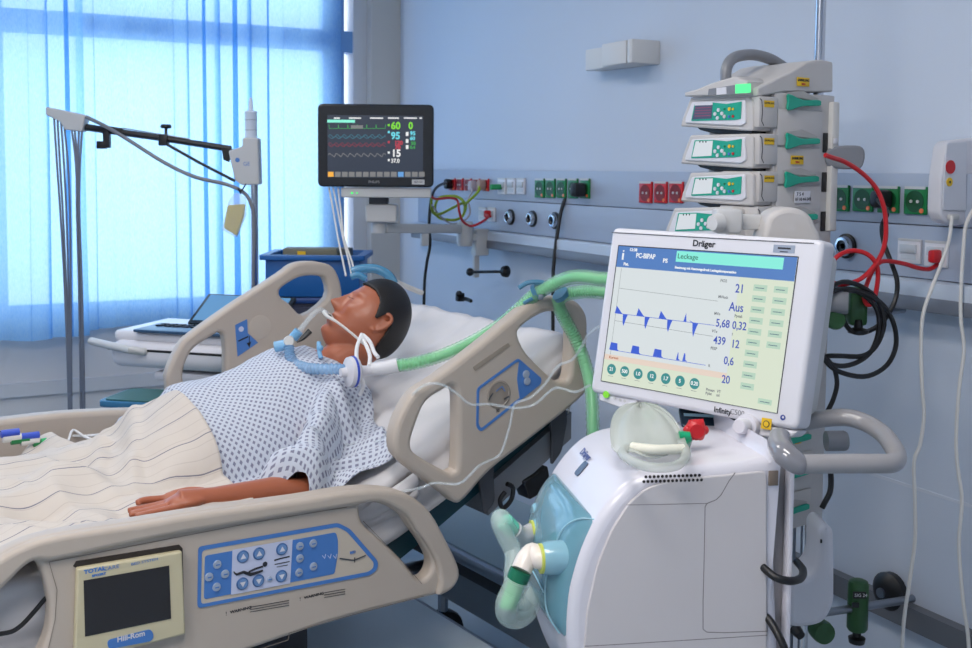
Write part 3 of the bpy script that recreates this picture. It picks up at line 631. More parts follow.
for (x, y) in ((216.7, 564), (208.5, 576.5), (224.5, 573.5), (216, 586.5), (299.2, 545.8), (299.2, 558), (298.3, 572), (312.5, 543), (312.8, 566), (269, 578.5)):
    c = n0.q(x, y); MB(SIL).lathe(n0.p(c[0], c[1], .0025), n0.n, [(.0088 if x != 269 else .006, 0), (.008 if x != 269 else .0054, .0028), (.004, .0034)], 16).box(n0, (c[0], c[1], .0062), (.008, .0022, .001), 0, BLUE).build('small_key', kp)
fg = MB(INK)
fg.tube([n0.p(*n0.q(x, y), .0035) for x, y in ((233, 571), (236, 574), (243, 571.5), (250, 574), (262, 570))], [.001, .0025, .003, .0035, .0022], 6, smooth=2)
fg.tube([n0.p(*n0.q(x, y), .0035) for x, y in ((248, 571.5), (254, 568.5), (262, 566))], .002, 6, smooth=2).disc(n0, n0.q(264.3, 563.6), .0052, .003, .0012)
fg.build('lying_figure_icon', kp); fg = MB(INK)
fg.line(n0, px(n0, [(273.5, 560), (280, 558), (289, 556)]), .003, .003).line(n0, px(n0, [(274, 564), (289, 561)]), .002, .003).line(n0, px(n0, [(276, 566.5), (287, 564.5)]), .0015, .003)
fg.build('bed_icon', kp); fg = MB(INK)
fg.line(n0, px(n0, [(339, 558), (353, 560), (365, 555)]), .0028, .003, mat=DGREY).line(n0, px(n0, [(354, 562), (354, 557)]), .002, .003)
for x in (321.5, 327, 332.5): fg.line(n0, px(n0, [(x, 555), (x+2.5, 558), (x+3.5, 553.5)]), .0012, .003, mat=LILAC)
ft(fg, 'BED', n0, 350, 553, 2.5, 2.42, BLUE, .003, bold=.0003)
fg.build('tilt_gauge', kp)
wp = MB(INK)
for x, y, s in ((226, 612.5, 'WARNING'), (300, 598, 'WARNING')):
    ft(wp, s, n0, x+4, y, 2.6, 2.3, INK, .0004, bold=.0003, sx=1.25); ft(wp, '!', n0, x-.5, y+1.5, 4, 2.3, INK, .0004)
    for k in range(3): wp.line(n0, px(n0, [(x+24, y-5.4+k*2.4), (x+(63 if x < 250 else 45), y-12.2+k*2.4+(3.2 if x > 250 else 0))]), .0011, .0004)
wp.build('warning_print', rail)
# --- near head siderail, fixed to the raised backrest
head_out = [(404.7, 408), (417, 391), (437, 378), (479, 346), (518, 314), (533, 302.5), (550, 297), (566, 297.5), (578, 302), (585.5, 311), (588.6, 324), (587.5, 364), (587.5, 388), (578, 402), (528, 442), (491, 471), (466, 499), (456.5, 503.5), (447, 496), (424, 479), (402, 461.5), (395, 449), (396, 430)]
h1 = [(412, 447), (414.6, 432), (424, 407), (433, 397), (443, 391), (452, 386), (457.5, 392), (458.5, 410), (458, 464), (454.5, 472), (447, 472), (419.5, 456.5)]
h2 = [(519.5, 336.5), (521, 329), (533, 319), (548, 312), (565, 313), (571, 319), (572.6, 334), (570.5, 375), (563, 382), (553, 378.5), (528, 354)]
hr = MB(BEIGE).plate(n0, [sm(px(n0, head_out), 3), sm(px(n0, h1), 3), sm(px(n0, h2), 3)], -.045, 0, .012, res=3).build('head_siderail', bed)
MB(M('groove_beige', (150, 139, 126), .6)).plate(n0, [rnd(px(n0, [(472.5, 367), (508, 342.5), (510, 346), (475, 371)]), .004)], 0, .0015, .0005).build('grip_slot', hr)
hp = MB(BLUE).plate(n0, [rnd(px(n0, [(476.7, 388), (518, 358), (541.5, 378.5), (540.5, 384), (480.5, 432), (476, 427)]), .008), rnd(px(n0, [(479, 389.3), (518, 361), (538.6, 379), (538, 383), (481, 428.5), (478.2, 424)]), .008)], 0, .0015).build('blue_outline', hr)
MB(BLUE).plate(n0, [rnd(px(n0, [(519, 360), (540.5, 379), (539, 384.5), (519.5, 398.5), (517, 379)]), .004)], 0, .0018).build('blue_key_field', hr)
c = n0.q(498.5, 394.5)
MB(M('dial_beige', (150, 140, 130), .45)).lathe(n0.p(c[0], c[1], 0), n0.n, [(.034, 0), (.034, .002), (.030, .0035), (.028, .0015)], 28).build('angle_dial', hr)
ic = MB(DGREY).line(n0, px(n0, [(492, 393), (489, 397), (488, 400)]), .003, .004).line(n0, px(n0, [(503, 399), (508, 396)]), .004, .004).line(n0, px(n0, [(495, 391), (501, 386), (504, 391)]), .002, .004, mat=BLUE)
ic.line(n0, px(n0, [(492, 406), (506, 403)]), .002, .0008).line(n0, px(n0, [(498, 398), (498.5, 408)]), .0015, .0008); ft(ic, '30', n0, 496, 411, 3.2, 2.5, INK, .0005, bold=.0003)
ic.build('dial_marks', hr)
for x, y in ((525.5, 374), (526.5, 381)):
    c = n0.q(x, y); MB(SIL).lathe(n0.p(c[0], c[1], .0018), n0.n, [(.010, 0), (.009, .003), (.004, .0036)], 14).build('small_key', hr)
# --- far siderails
n1 = RF(1.0)
far_head = [(168, 385), (168, 372), (180, 346), (193, 333), (236, 302.6), (279.6, 274.5), (292.5, 265), (305.5, 261.6), (322, 262.5), (334, 267.5), (341, 282), (343, 300), (342, 335), (325, 352), (280, 385), (240, 410), (200, 424), (178, 416), (170, 400)]
f1 = [(280, 292), (284, 286.5), (301, 277), (320, 276), (327, 281), (327.6, 298), (304.5, 315.6), (290, 304), (282, 298)]
f2 = [(183.5, 378), (187, 361), (195, 348), (213, 336), (220, 333), (225.6, 341.5), (226, 378), (225, 398), (205, 404), (190, 400)]
fh = MB(BEIGE).plate(n1, [sm(px(n1, far_head), 3), sm(px(n1, f1), 3), sm(px(n1, f2), 3)], -.045, 0, .012, res=3).build('head_siderail', bed)
lb = MB(BLUE).plate(n1, [px(n1, [(235, 325), (247, 319), (247.6, 333), (258, 342.6), (237.5, 356.6)])], 0, .0015)
lb.line(n1, px(n1, [(238, 341), (248, 336.5)]), .004, .0018, mat=INK).line(n1, px(n1, [(249, 336), (249, 345)]), .0022, .0018, mat=INK).poly(n1, px(n1, [(246.5, 343), (251, 341.5), (249, 347.5)]), .0018, mat=INK).disc(n1, n1.q(241, 329), .008, .0018, mat=LILAC)
lb.build('blue_sticker', fh)
c = n1.q(260, 327); MB(BEIGE2).lathe(n1.p(c[0], c[1], 0), n1.n, [(.036, 0), (.036, .0015), (.033, .002)], 26).build('angle_dial', fh)
far_foot = [(-70, 428), (0, 420.5), (62, 413.5), (128, 410.3), (146, 413), (170, 430), (200, 470), (190, 520), (100, 540), (0, 560), (-70, 560)]
MB(BEIGE).plate(n1, [sm(px(n1, far_foot), 3)], -.06, 0, .014, res=3).build('foot_siderail', bed)
# --- deck, base and head frame
MT = .15
dk = MB(DTEAL)
def slabgrid(mb, f_top, f_bot, u0, u1, v0, v1, n=40):
    vs, fs = [], []
    for i in range(n+1):
        u = u0+(u1-u0)*i/n
        vs += [B(u, v0, f_top(u)), B(u, v1, f_top(u)), B(u, v1, f_bot(u)), B(u, v0, f_bot(u))]
    for i in range(n):
        for k in range(4): fs.append((i*4+k, i*4+(k+1) % 4, i*4+4+(k+1) % 4, i*4+4+k))
    fs += [(0, 1, 2, 3), (n*4, n*4+3, n*4+2, n*4+1)]
    mb.add(vs, fs)
slabgrid(dk, lambda u: wm(u)-MT, lambda u: wm(u)-MT-.075, -1.2, .98, .08, .92); dk.build('mattress_deck', bed)
mp = MB(M('grey_deck_panel', (128, 130, 136), .5))
slabgrid(mp, lambda u: wm(u)-MT-.06, lambda u: wm(u)-MT-.15+.02*bez(u, .4, 1), .74, 1.0, .06, .94, 16); mp.build('backrest_frame', bed)
stp = [MB(DGREY), MB(DGREY)]
for k, (a, bb) in enumerate((((474, 462), (489, 512)), ((548, 418), (556, 462)))):
    for s_ in (0,):
        x0, y0 = a; x1, y1 = bb
        stp[k].plate(RF(.045), [rnd(RF(.045).qs([(x0, y0-24), (x0+14, y0-32), (x0+20, y0+2), (x1+6, y1-10), (x1-4, y1+4), (x0+4, y0+14)]), .01)], -.01, 0, .003).build('strap', bed)
MB(BLACK).plate(RF(.05), [rnd(RF(.05).qs([(524, 482), (548, 466), (552, 488), (530, 500)]), .005)], -.05, 0, .004).build('junction_box', bed)
MB(RUBBER).tube([B(*((lambda q: (q[0], .04, q[1]))(RF(.04).q(x, y)))) for x, y in ((505, 492), (500, 500), (503, 508), (511, 500), (513, 488), (507, 484))], .006, 8).build('coiled_cable', bed)
MB(RUBBER).tube([B(*((lambda q: (q[0], .03, q[1]))(RF(.03).q(x, y)))) for x, y in ((-60, 640), (0, 634), (18, 628), (34, 612), (47, 597), (60, 590))], .0045, 8).build('hanging_cable', bed)
HB = Fr(B(1.27, .55, .435), A, V, Zv)
hb0 = MB(M('head_base_cover', (150, 170, 178), .35)).box(HB, (0, 0, 0), (.44, .96, .03), .006).build('head_base_cover', bed)
MB(STEEL).box(HB, (-.232, 0, -.005), (.022, .97, .034), .004).build('edge_rail', hb0)
MB(RUBBER).box(HB, (-.17, 0, -.06), (.06, .9, .05), .004).build('cable_channel', hb0)
MB(M('pedestal_grey', (120, 128, 136), .5)).box(HB, (0, 0, -.13), (.3, .7, .2), .02).build('head_pedestal', bed)
BASEM = M('pale_blue_base_cover', (200, 210, 216), .35)
MB(BASEM).box(Fr(B(.1, .5, .34), A, V, Zv), (0, 0, 0), (1.5, .7, .05), .02).build('lower_cover', bed)
MB(STEEL).tube([B(.86, .12, .33), B(.86, .88, .33)], .02, 10, smooth=1).tube([B(-1.0, .1, .3), B(1.2, .1, .3)], .024, 10, smooth=1).tube([B(-1.0, .9, .3), B(1.2, .9, .3)], .024, 10, smooth=1).tube([B(1.2, .1, .3), B(1.2, .9, .3)], .024, 10, smooth=1).build('base_frame', bed)
for u in (-.7, .35): MB(DGREY).box(Fr(B(u, .5, 0), A, V, Zv), (0, 0, .5), (.16, .2, .36), .02).build('lift_column', bed)
for u in (-1.0, 1.15):
    for v in (.12, .88):
        MB(RUBBER).lathe(B(u, v-.02, .075), V, [(.07, 0), (.075, .01), (.075, .03), (.07, .04)], 20).tube([B(u, v, .08), B(u, v, .29)], .018, 8, STEEL, 1).build('castor', bed)
MB(BEIGE).box(Fr(B(-1.32, .5, .8), A, V, Zv), (0, 0, 0), (.05, .98, .4), .02).build('footboard', bed)

# mattress and sheet -------------------------------------------------
def closed_surface(mb, fn, nu, nv, base, mat=None):
    """top surface fn(i,j)->(u,v,w) with a skirt down to base(u): a solid piece of cloth or foam"""
    mb.grid(fn, nu, nv, mat)
MAT = M('mattress_cover', (70, 98, 110), .6)
mm = MB(MAT); slabgrid(mm, lambda u: wm(u)-.006, lambda u: wm(u)-MT, -1.25, .985, .09, .91, 60); mm.build('mattress', bed)
def nz(u, v, s=1, k=0): return noise.noise(Vector((u*s+k, v*s, k*1.7)))
def sheet_fn(a, b):
    u = -1.28+(1.01+1.28)*a; t = b*2-1      # across: -1 .. 1 with wrapped sides
    half = .435; fold = .145
    L = half+fold; s = t*L
    wr = .006*nz(u, s, 9, 3)+.004*sin(u*38+s*9+3*nz(u, s, 4))*bez(u, .1, .5)+.005*nz(u*.6, s*3, 7, 9)
    if abs(s) < half-.03: v, w = s, wm(u)+wr
    elif abs(s) < half+.017:
        k = (abs(s)-(half-.03))/.047; ang = k*pi/2; v = math.copysign(half-.03+.03*sin(ang), s); w = wm(u)-.03*(1-cos(ang))+wr*(1-k)
    else:
        d = abs(s)-(half+.017); v = math.copysign(half+.006*sin(u*23)+.008*sin(d*70+u*6), s); w = wm(u)-.03-d
    if u > .98: w -= (u-.98)*2.5
    return B(min(u, .995), .5+v, w+.002)
sh = MB(SHEET).grid(sheet_fn, 160, 110).build('fitted_sheet', smooth=180, mods=[solid(.004, 1)])
tag(sh, 'white fitted sheet stretched over the raised mattress behind the head', 'sheet')
# bunched sheet layers below the near siderail
def layer(k):
    def fn(a, b):
        u = .16+.37*a; d = b
        lw = wm(u)-.035-.10*d*(.55+.45*a)
        v = .062-.004*k+.010*sin(d*9+k*1.9+u*3)+.006*sin(u*17+d*5+k)
        return B(u, v, lw+.012*k-.03*d*k+.006*sin(u*21+k))
    return fn
for k in range(2):
    o = MB(SHEET).grid(layer(k), 60, 24).build('folded_sheet', smooth=180, mods=[solid(.003)])
    tag(o, ['lower', 'upper'][k]+' fold of white cotton sheet bunched at the mattress side between the two near siderails', 'sheet', 'bunched sheet folds')

# ================================================================== the manikin
# skeleton in bed coordinates (u along, v across, w up)
def body_top(u):  # trunk centre height and half sizes
    return None
def torso_section(u):
    """half width, half depth, centre height above mattress"""
    return None
parts = MB(SKIN)
def loft(secs, n=28):
    """secs: (centre, ax, ay, rx, ry)"""
    vs, fs = [], []
    for c, ax, ay, rx, ry in secs:
        for k in range(n):
            t = 2*pi*k/n; ct, st_ = cos(t), sin(t)
            vs.append(c+ax*(rx*math.copysign(abs(ct)**.85, ct))+ay*(ry*math.copysign(abs(st_)**.85, st_)))
    for i in range(len(secs)-1):
        for k in range(n): fs.append((i*n+k, i*n+(k+1) % n, (i+1)*n+(k+1) % n, (i+1)*n+k))
    fs.append(tuple(range(n))[::-1]); fs.append(tuple((len(secs)-1)*n+k for k in range(n)))
    parts.add(vs, fs)
TV = .53
def tsec(u, hw, hd, lift=0):
    d = .01; sl = math.atan((wm(u+d)-wm(u-d))/(2*d))
    nrm = -A*sin(sl)+Zv*cos(sl)
    c = B(u, TV, wm(u))+nrm*(hd+.004+lift)
    return (c, V, nrm, hw, hd)
loft([tsec(-.16, .06, .02), tsec(-.14, .12, .024), tsec(-.07, .165, .028), tsec(.02, .17, .040), tsec(.12, .15, .078), tsec(.22, .155, .086), tsec(.32, .165, .090, .0), tsec(.40, .170, .082, .005), tsec(.46, .16, .072, .015), tsec(.50, .12, .055, .03), tsec(.525, .08, .045, .045)])
# head frame
hu = (R*.60+U*.74+F*.30).normalized()
fn_ = (R*-.90+U*.30-F*.32); fn_ = (fn_-hu*fn_.dot(hu)).normalized()
hx = hu.cross(fn_).normalized()            # ear to ear
HC = at(369.5, 322, 2.90)
side = -1 if hx.dot(F) > 0 else 1          # which side of the head faces the camera
def HP(x, y, z): return HC+hx*x+fn_*y+hu*z
neck0 = B(.47, TV-.02, wm(.47)+.15)
parts.tube([neck0, (neck0+HP(0, -.035, -.07))*.5, HP(0, -.03, -.06), HP(0, -.02, 0)], [.065, .052, .05, .045], 24)
def g(x, y, z, cx, cy_, cz, sx, sy_, sz): return exp(-((x-cx)/sx)**2-((y-cy_)/sy_)**2-((z-cz)/sz)**2)
def head_pt(d, off=0):
    x, y, z = d
    rx = .075; ry = .088; rz = .123
    if z < 0:
        k = bez(-z, .05, 1); rx *= 1-.30*k; ry *= 1-.05*k
    p = Vector((x*rx, y*ry, z*rz))
    if y < 0: p.y *= 1.10
    if z < -.25: p.y += .036*bez(-z, .25, 1)
    # face relief, coordinates in metres
    X, Z_ = p.x, p.z
    if y > 0:
        p.y += .026*exp(-(X/.011)**2-((Z_+.022)/.015)**2)+.014*exp(-(X/.009)**2-((Z_-.002)/.022)**2)
        p.y += .007*exp(-(X/.016)**2-((Z_+.028)/.008)**2)
        for s in (-1, 1):
            p.y -= .010*exp(-((X-s*.031)/.018)**2-((Z_-.014)/.013)**2)
            p.y += .0075*exp(-((X-s*.031)/.013)**2-((Z_-.012)/.009)**2)
            p.y += .004*exp(-((X-s*.03)/.022)**2-((Z_-.034)/.008)**2)
            p.y += .005*exp(-((X-s*.045)/.018)**2-((Z_+.015)/.02)**2)
        p.y += .010*exp(-(X/.022)**2-((Z_+.050)/.006)**2)+.011*exp(-(X/.020)**2-((Z_+.068)/.006)**2)
        p.y -= .012*exp(-(X/.018)**2-((Z_+.059)/.0045)**2)
        p.y += .010*exp(-(X/.022)**2-((Z_+.096)/.014)**2)
    return p+d*off
bm = bmesh.new(); bmesh.ops.create_icosphere(bm, subdivisions=6, radius=1)
parts.bm(bm, lambda v: HP(*head_pt(v.copy())))
# ears
for s in (-1, 1):
    e = lambda y, z, o=0: HP(s*(.0735+o), y, z)
    parts.tube([e(-.008, -.022, -.006), e(-.018, -.012, .003), e(-.028, .010, .009), e(-.026, .028, .010), e(-.012, .034, .006), e(-.002, .024, 0)], [.007, .006, .0055, .0055, .0055, .004], 10)
    parts.ball(e(-.010, .004, -.006), (.008, .017, .024), sub=3, fr=Fr((0, 0, 0), hx, fn_, hu))
    parts.ball(e(-.007, -.022, 0), .007, sub=2)
    parts.tube([e(-.012, -.008, .002), e(-.019, .004, .004), e(-.016, .018, .004)], .004, 8)
# arms: near arm lies along the near siderail, far arm along the far side
def ww(px_, py_, v): q = RF(v).q(px_, py_); return B(q[0], v, q[1])
sh_n = B(.425, TV-.20, wm(.43)+.085); el = B(.300, .150, .878); wr = ww(214, 498, .115); kn = ww(178, 500.5, .115)
parts.tube([B(.44, TV-.12, wm(.44)+.09), sh_n, (sh_n+el)*.5, el, (el*.6+wr*.4), wr, kn], [.05, .044, .038, .033, .034, .023, .022], 20)
pal = Fr(kn, (wr-kn).normalized(), V)
parts.ball((kn*.75+wr*.25), (.045, .034, .015), sub=3, fr=Fr((0, 0, 0), A, V, Zv))
def finger(p, r): parts.tube([ww(*q) for q in p], [r*1.1, r, r*.95, r*.75], 10)
finger([(180, 497, .150), (160, 499, .155), (144, 500.5, .155), (136, 503, .15)], .0085)
finger([(180, 500, .130), (160, 505, .132), (140, 509, .132), (128, 510.5, .13)], .0088)
finger([(182, 503, .112), (160, 508, .112), (140, 512.5, .112), (129, 514.5, .112)], .0088)
finger([(186, 505, .095), (165, 510, .093), (146, 514, .092), (135, 516.5, .092)], .0078)
finger([(205, 492, .135), (190, 491, .15), (176, 493.5, .155), (166, 496.5, .155)], .0095)   # thumb
sh_f = B(.425, TV+.20, wm(.43)+.085); ef = B(.24, .80, .89); wf = B(.0, .80, .856)
parts.tube([B(.44, TV+.12, wm(.44)+.09), sh_f, (sh_f+ef)*.5, ef, (ef+wf)*.5, wf, B(-.05, .79, .854)], [.05, .044, .038, .033, .032, .023, .02], 20)
for k in range(4): parts.tube([B(-.04, .765+k*.018, .852), B(-.09, .76+k*.019, .850), B(-.125+.01*abs(k-1.5), .76+k*.019, .846)], [.010, .0088, .007], 8)
parts.tube([B(-.0, .775, .856), B(-.04, .75, .852), B(-.07, .745, .848)], [.011, .0095, .008], 8)
# legs
for s in (-1, 1):
    v = TV+s*.095
    loft([(B(u_, v+s*.03*-u_, .834+ry_), V, Zv, rx_, ry_) for u_, rx_, ry_ in ((-.04, .05, .02), (-.08, .085, .028), (-.3, .07, .03), (-.55, .052, .028), (-.72, .055, .028), (-.95, .034, .022))])
    parts.tube([B(-.95, v+s*.03, .875), B(-.97, v+s*.04, .93), B(-.98, v+s*.05, .98)], [.036, .034, .025], 14)
man = thing('patient_manikin', B(-.1, TV, .83), 'brown-skinned training manikin with black hair lying in the bed, tube in its mouth', 'manikin')
def remesh(vox):
    def f(o):
        m = o.modifiers.new('merge', 'REMESH'); m.mode = 'VOXEL'; m.voxel_size = vox; m.use_smooth_shade = True
        s = o.modifiers.new('soften', 'SMOOTH'); s.factor = .5; s.iterations = 2
    return f
parts.build('body', man, mods=[remesh(.0034)])
# hair cap
bm = bmesh.new(); bmesh.ops.create_icosphere(bm, subdivisions=6, radius=1)
def keep(d):
    p = head_pt(d.copy()); y, z, x = p.y, p.z, abs(p.x)
    # hairline runs from the forehead down in front of the ear and round the nape
    L_ = [(-.2, -.072), (-.06, -.068), (-.042, -.05), (-.034, .010), (-.026, .030), (-.006, .030), (.004, .006), (.012, .004), (.020, .030), (.030, .052), (.05, .064), (.2, .070)]
    for (a, b), (c, d_) in zip(L_[:-1], L_[1:]):
        if a <= y <= c: return z > b+(d_-b)*(y-a)/(c-a)-x*.04*(y > .03)
    return z > 0
bmesh.ops.delete(bm, geom=[f for f in bm.faces if not keep(f.calc_center_median().normalized())], context='FACES')
bmesh.ops.smooth_vert(bm, verts=[v for v in bm.verts if v.is_boundary], factor=.5, use_axis_x=True, use_axis_y=True, use_axis_z=True)
hm = MB(HAIR).bm(bm, lambda v: HP(*head_pt(v.copy().normalized(), .0075)))
ho = hm.build('hair', man, smooth=180, mods=[solid(.010, -1)])
MB(M('mouth_interior', (20, 10, 10), .6)).ball(HP(0, .094, -.059), (.017, .006, .004), fr=Fr((0, 0, 0), hx, fn_, hu)).build('mouth_opening', man)
sc_ = MB(M('closed_eyelid_line', (110, 60, 44), .5))
for s in (-1, 1): sc_.tube([HP(s*.018, .0895, .012), HP(s*.025, .0935, .0085), HP(s*.033, .0905, .0075), HP(s*.043, .0805, .010)], .0009, 6)
sc_.build('eyelid_line', man)

# gown ---------------------------------------------------------------
def gown_mat():
    m = bpy.data.materials.new('dotted_gown_cotton'); m.use_nodes = True; nt = m.node_tree; b = nt.nodes['Principled BSDF']
    b.inputs['Roughness'].default_value = .85
    uv = nt.nodes.new('ShaderNodeUVMap'); uv.uv_map = 'UVMap'
    mp = nt.nodes.new('ShaderNodeMapping'); mp.inputs['Scale'].default_value = (86, 86, 1); mp.inputs['Rotation'].default_value = (0, 0, radians(40))
    nt.links.new(uv.outputs[0], mp.inputs[0])
    sp = nt.nodes.new('ShaderNodeSeparateXYZ'); nt.links.new(mp.outputs[0], sp.inputs[0])
    outs = []
    for k in (0, 1):
        f = nt.nodes.new('ShaderNodeMath'); f.operation = 'PINGPONG'; f.inputs[1].default_value = .5; nt.links.new(sp.outputs[k], f.inputs[0])
        g_ = nt.nodes.new('ShaderNodeMath'); g_.operation = 'LESS_THAN'; g_.inputs[1].default_value = .25; nt.links.new(f.outputs[0], g_.inputs[0]); outs.append(g_)
    mu = nt.nodes.new('ShaderNodeMath'); mu.operation = 'MULTIPLY'; nt.links.new(outs[0].outputs[0], mu.inputs[0]); nt.links.new(outs[1].outputs[0], mu.inputs[1])
    mx = nt.nodes.new('ShaderNodeMix'); mx.data_type = 'RGBA'
    mx.inputs[6].default_value = (lin(196), lin(202), lin(214), 1); mx.inputs[7].default_value = (lin(126), lin(128), lin(150), 1)
    nt.links.new(mu.outputs[0], mx.inputs[0]); nt.links.new(mx.outputs[2], b.inputs['Base Color'])
    n = nt.nodes.new('ShaderNodeTexNoise'); n.inputs['Scale'].default_value = 30; bp = nt.nodes.new('ShaderNodeBump'); bp.inputs['Strength'].default_value = .3; bp.inputs['Distance'].default_value = .004
    nt.links.new(uv.outputs[0], n.inputs['Vector']); nt.links.new(n.outputs['Fac'], bp.inputs['Height']); nt.links.new(bp.outputs[0], b.inputs['Normal'])
    return m
def blanket_mat():
    m = bpy.data.materials.new('striped_cream_cotton'); m.use_nodes = True; nt = m.node_tree; b = nt.nodes['Principled BSDF']
    b.inputs['Roughness'].default_value = .88
    uv = nt.nodes.new('ShaderNodeUVMap'); uv.uv_map = 'UVMap'; sp = nt.nodes.new('ShaderNodeSeparateXYZ'); nt.links.new(uv.outputs[0], sp.inputs[0])
    f = nt.nodes.new('ShaderNodeMath'); f.operation = 'PINGPONG'; f.inputs[1].default_value = .043; nt.links.new(sp.outputs[1], f.inputs[0])
    g_ = nt.nodes.new('ShaderNodeMath'); g_.operation = 'LESS_THAN'; g_.inputs[1].default_value = .0014; nt.links.new(f.outputs[0], g_.inputs[0])
    f2 = nt.nodes.new('ShaderNodeMath'); f2.operation = 'PINGPONG'; f2.inputs[1].default_value = .017; nt.links.new(sp.outputs[1], f2.inputs[0])
    g2 = nt.nodes.new('ShaderNodeMath'); g2.operation = 'LESS_THAN'; g2.inputs[1].default_value = .001; nt.links.new(f2.outputs[0], g2.inputs[0])
    mx = nt.nodes.new('ShaderNodeMix'); mx.data_type = 'RGBA'; mx.inputs[6].default_value = (lin(204), lin(195), lin(186), 1); mx.inputs[7].default_value = (lin(190), lin(180), lin(172), 1)
    nt.links.new(g2.outputs[0], mx.inputs[0])
    m2 = nt.nodes.new('ShaderNodeMix'); m2.data_type = 'RGBA'; m2.inputs[7].default_value = (lin(120), lin(118), lin(130), 1)
    nt.links.new(g_.outputs[0], m2.inputs[0]); nt.links.new(mx.outputs[2], m2.inputs[6]); nt.links.new(m2.outputs[2], b.inputs['Base Color'])
    n = nt.nodes.new('ShaderNodeTexNoise'); n.inputs['Scale'].default_value = 14; n.inputs['Detail'].default_value = 5; bp = nt.nodes.new('ShaderNodeBump'); bp.inputs['Strength'].default_value = .35; bp.inputs['Distance'].default_value = .012
    nt.links.new(uv.outputs[0], n.inputs['Vector']); nt.links.new(n.outputs['Fac'], bp.inputs['Height']); nt.links.new(bp.outputs[0], b.inputs['Normal'])
    return m
def el_h(t, r): return sqrt(max(0, 1-(t/r)**2))
def torso_h(u, v):
    H_ = [(-.2, .05), (-.1, .055), (.0, .075), (.08, .15), (.14, .20), (.25, .215), (.35, .235), (.42, .235), (.48, .21), (.53, .165), (.58, .11)]
    h = H_[0][1] if u < H_[0][0] else H_[-1][1]
    for (a0_, b0), (a1_, b1) in zip(H_[:-1], H_[1:]):
        if a0_ <= u <= a1_: h = b0+(b1-b0)*(u-a0_)/(a1_-a0_)
    return h*el_h(v-TV, .225)
def arm_h(u, v):
    k = max(0, min(1, (u-.30)/(.44-.30))); vc = .155+(TV-.20-.155)*k; h = .115+(.165-.115)*k
    return h*el_h(v-vc, .075)*bez(u, .17, .25)*(1-bez(u, .46, .52))*bez(v, .075, .115)
def farm_h(u, v):
    k = max(0, min(1, (u-.24)/(.43-.24))); vc = .80+(TV+.20-.80)*k; h = .115+(.165-.115)*k
    return h*el_h(v-vc, .075)*(1-bez(u, .46, .52))*bez(u, .0, .06)
def smax(a, b, k=.03): 
    h = max(k-abs(a-b), 0)/k; return max(a, b)+h*h*k*.25
def gown_h(u, v):
    h = smax(smax(torso_h(u, v), arm_h(u, v), .05), farm_h(u, v), .05)
    return h
gn_uv = []
def gown_fn(a, b):
    v = .088+(.90-.088)*b
    # head-end edge of the gown: shoulder, neckline, shoulder
    kk = [(.08, .49), (.105, .50), (.16, .53), (.25, .545), (.35, .575), (.45, .56), (.53, .545), (.62, .555), (.72, .565), (.82, .50), (.90, .42)]
    ue = kk[-1][1]
    for (a0_, b0), (a1_, b1) in zip(kk[:-1], kk[1:]):
        if a0_ <= v <= a1_: t = (v-a0_)/(a1_-a0_); ue = b0+(b1-b0)*t
    us = .08+.20*(1-bez(v, .10, .20))
    u = us+(ue-us)*a; tuck = 1-bez(a, 0, .16)
    near = 1-bez(v, .10, .40)
    w = wm(u)+gown_h(u, v)
    wr_ = .010*nz(u, v, 6, 1)+.006*nz(u, v, 14, 5)
    wr_ += .011*near*sin((u*.8+v*1.3)*46+5*nz(u, v, 5, 2))*bez(u, .18, .4)
    wr_ += .005*sin((v-u*.7)*40+4*nz(u, v, 4))*bez(b, .3, .8)
    w += .016+wr_-.022*tuck
    edge = min(a, 1-a, b, 1-b)
    w -= .012*(1-bez(edge, 0, .03))
    gn_uv.append((u+.02*nz(u, v, 5, 2), v+.3*w+.02*nz(u, v, 5, 8)))
    return B(u+.012*near*sin(v*60), v-.008*near*sin(u*30), w)
gm = MB(gown_mat()).grid(gown_fn, 150, 150)
go = gm.build('gown', man, smooth=180, uv=gn_uv, mods=[solid(.003, 1)])
go['label'] = 'white hospital gown with small grey-blue dots'
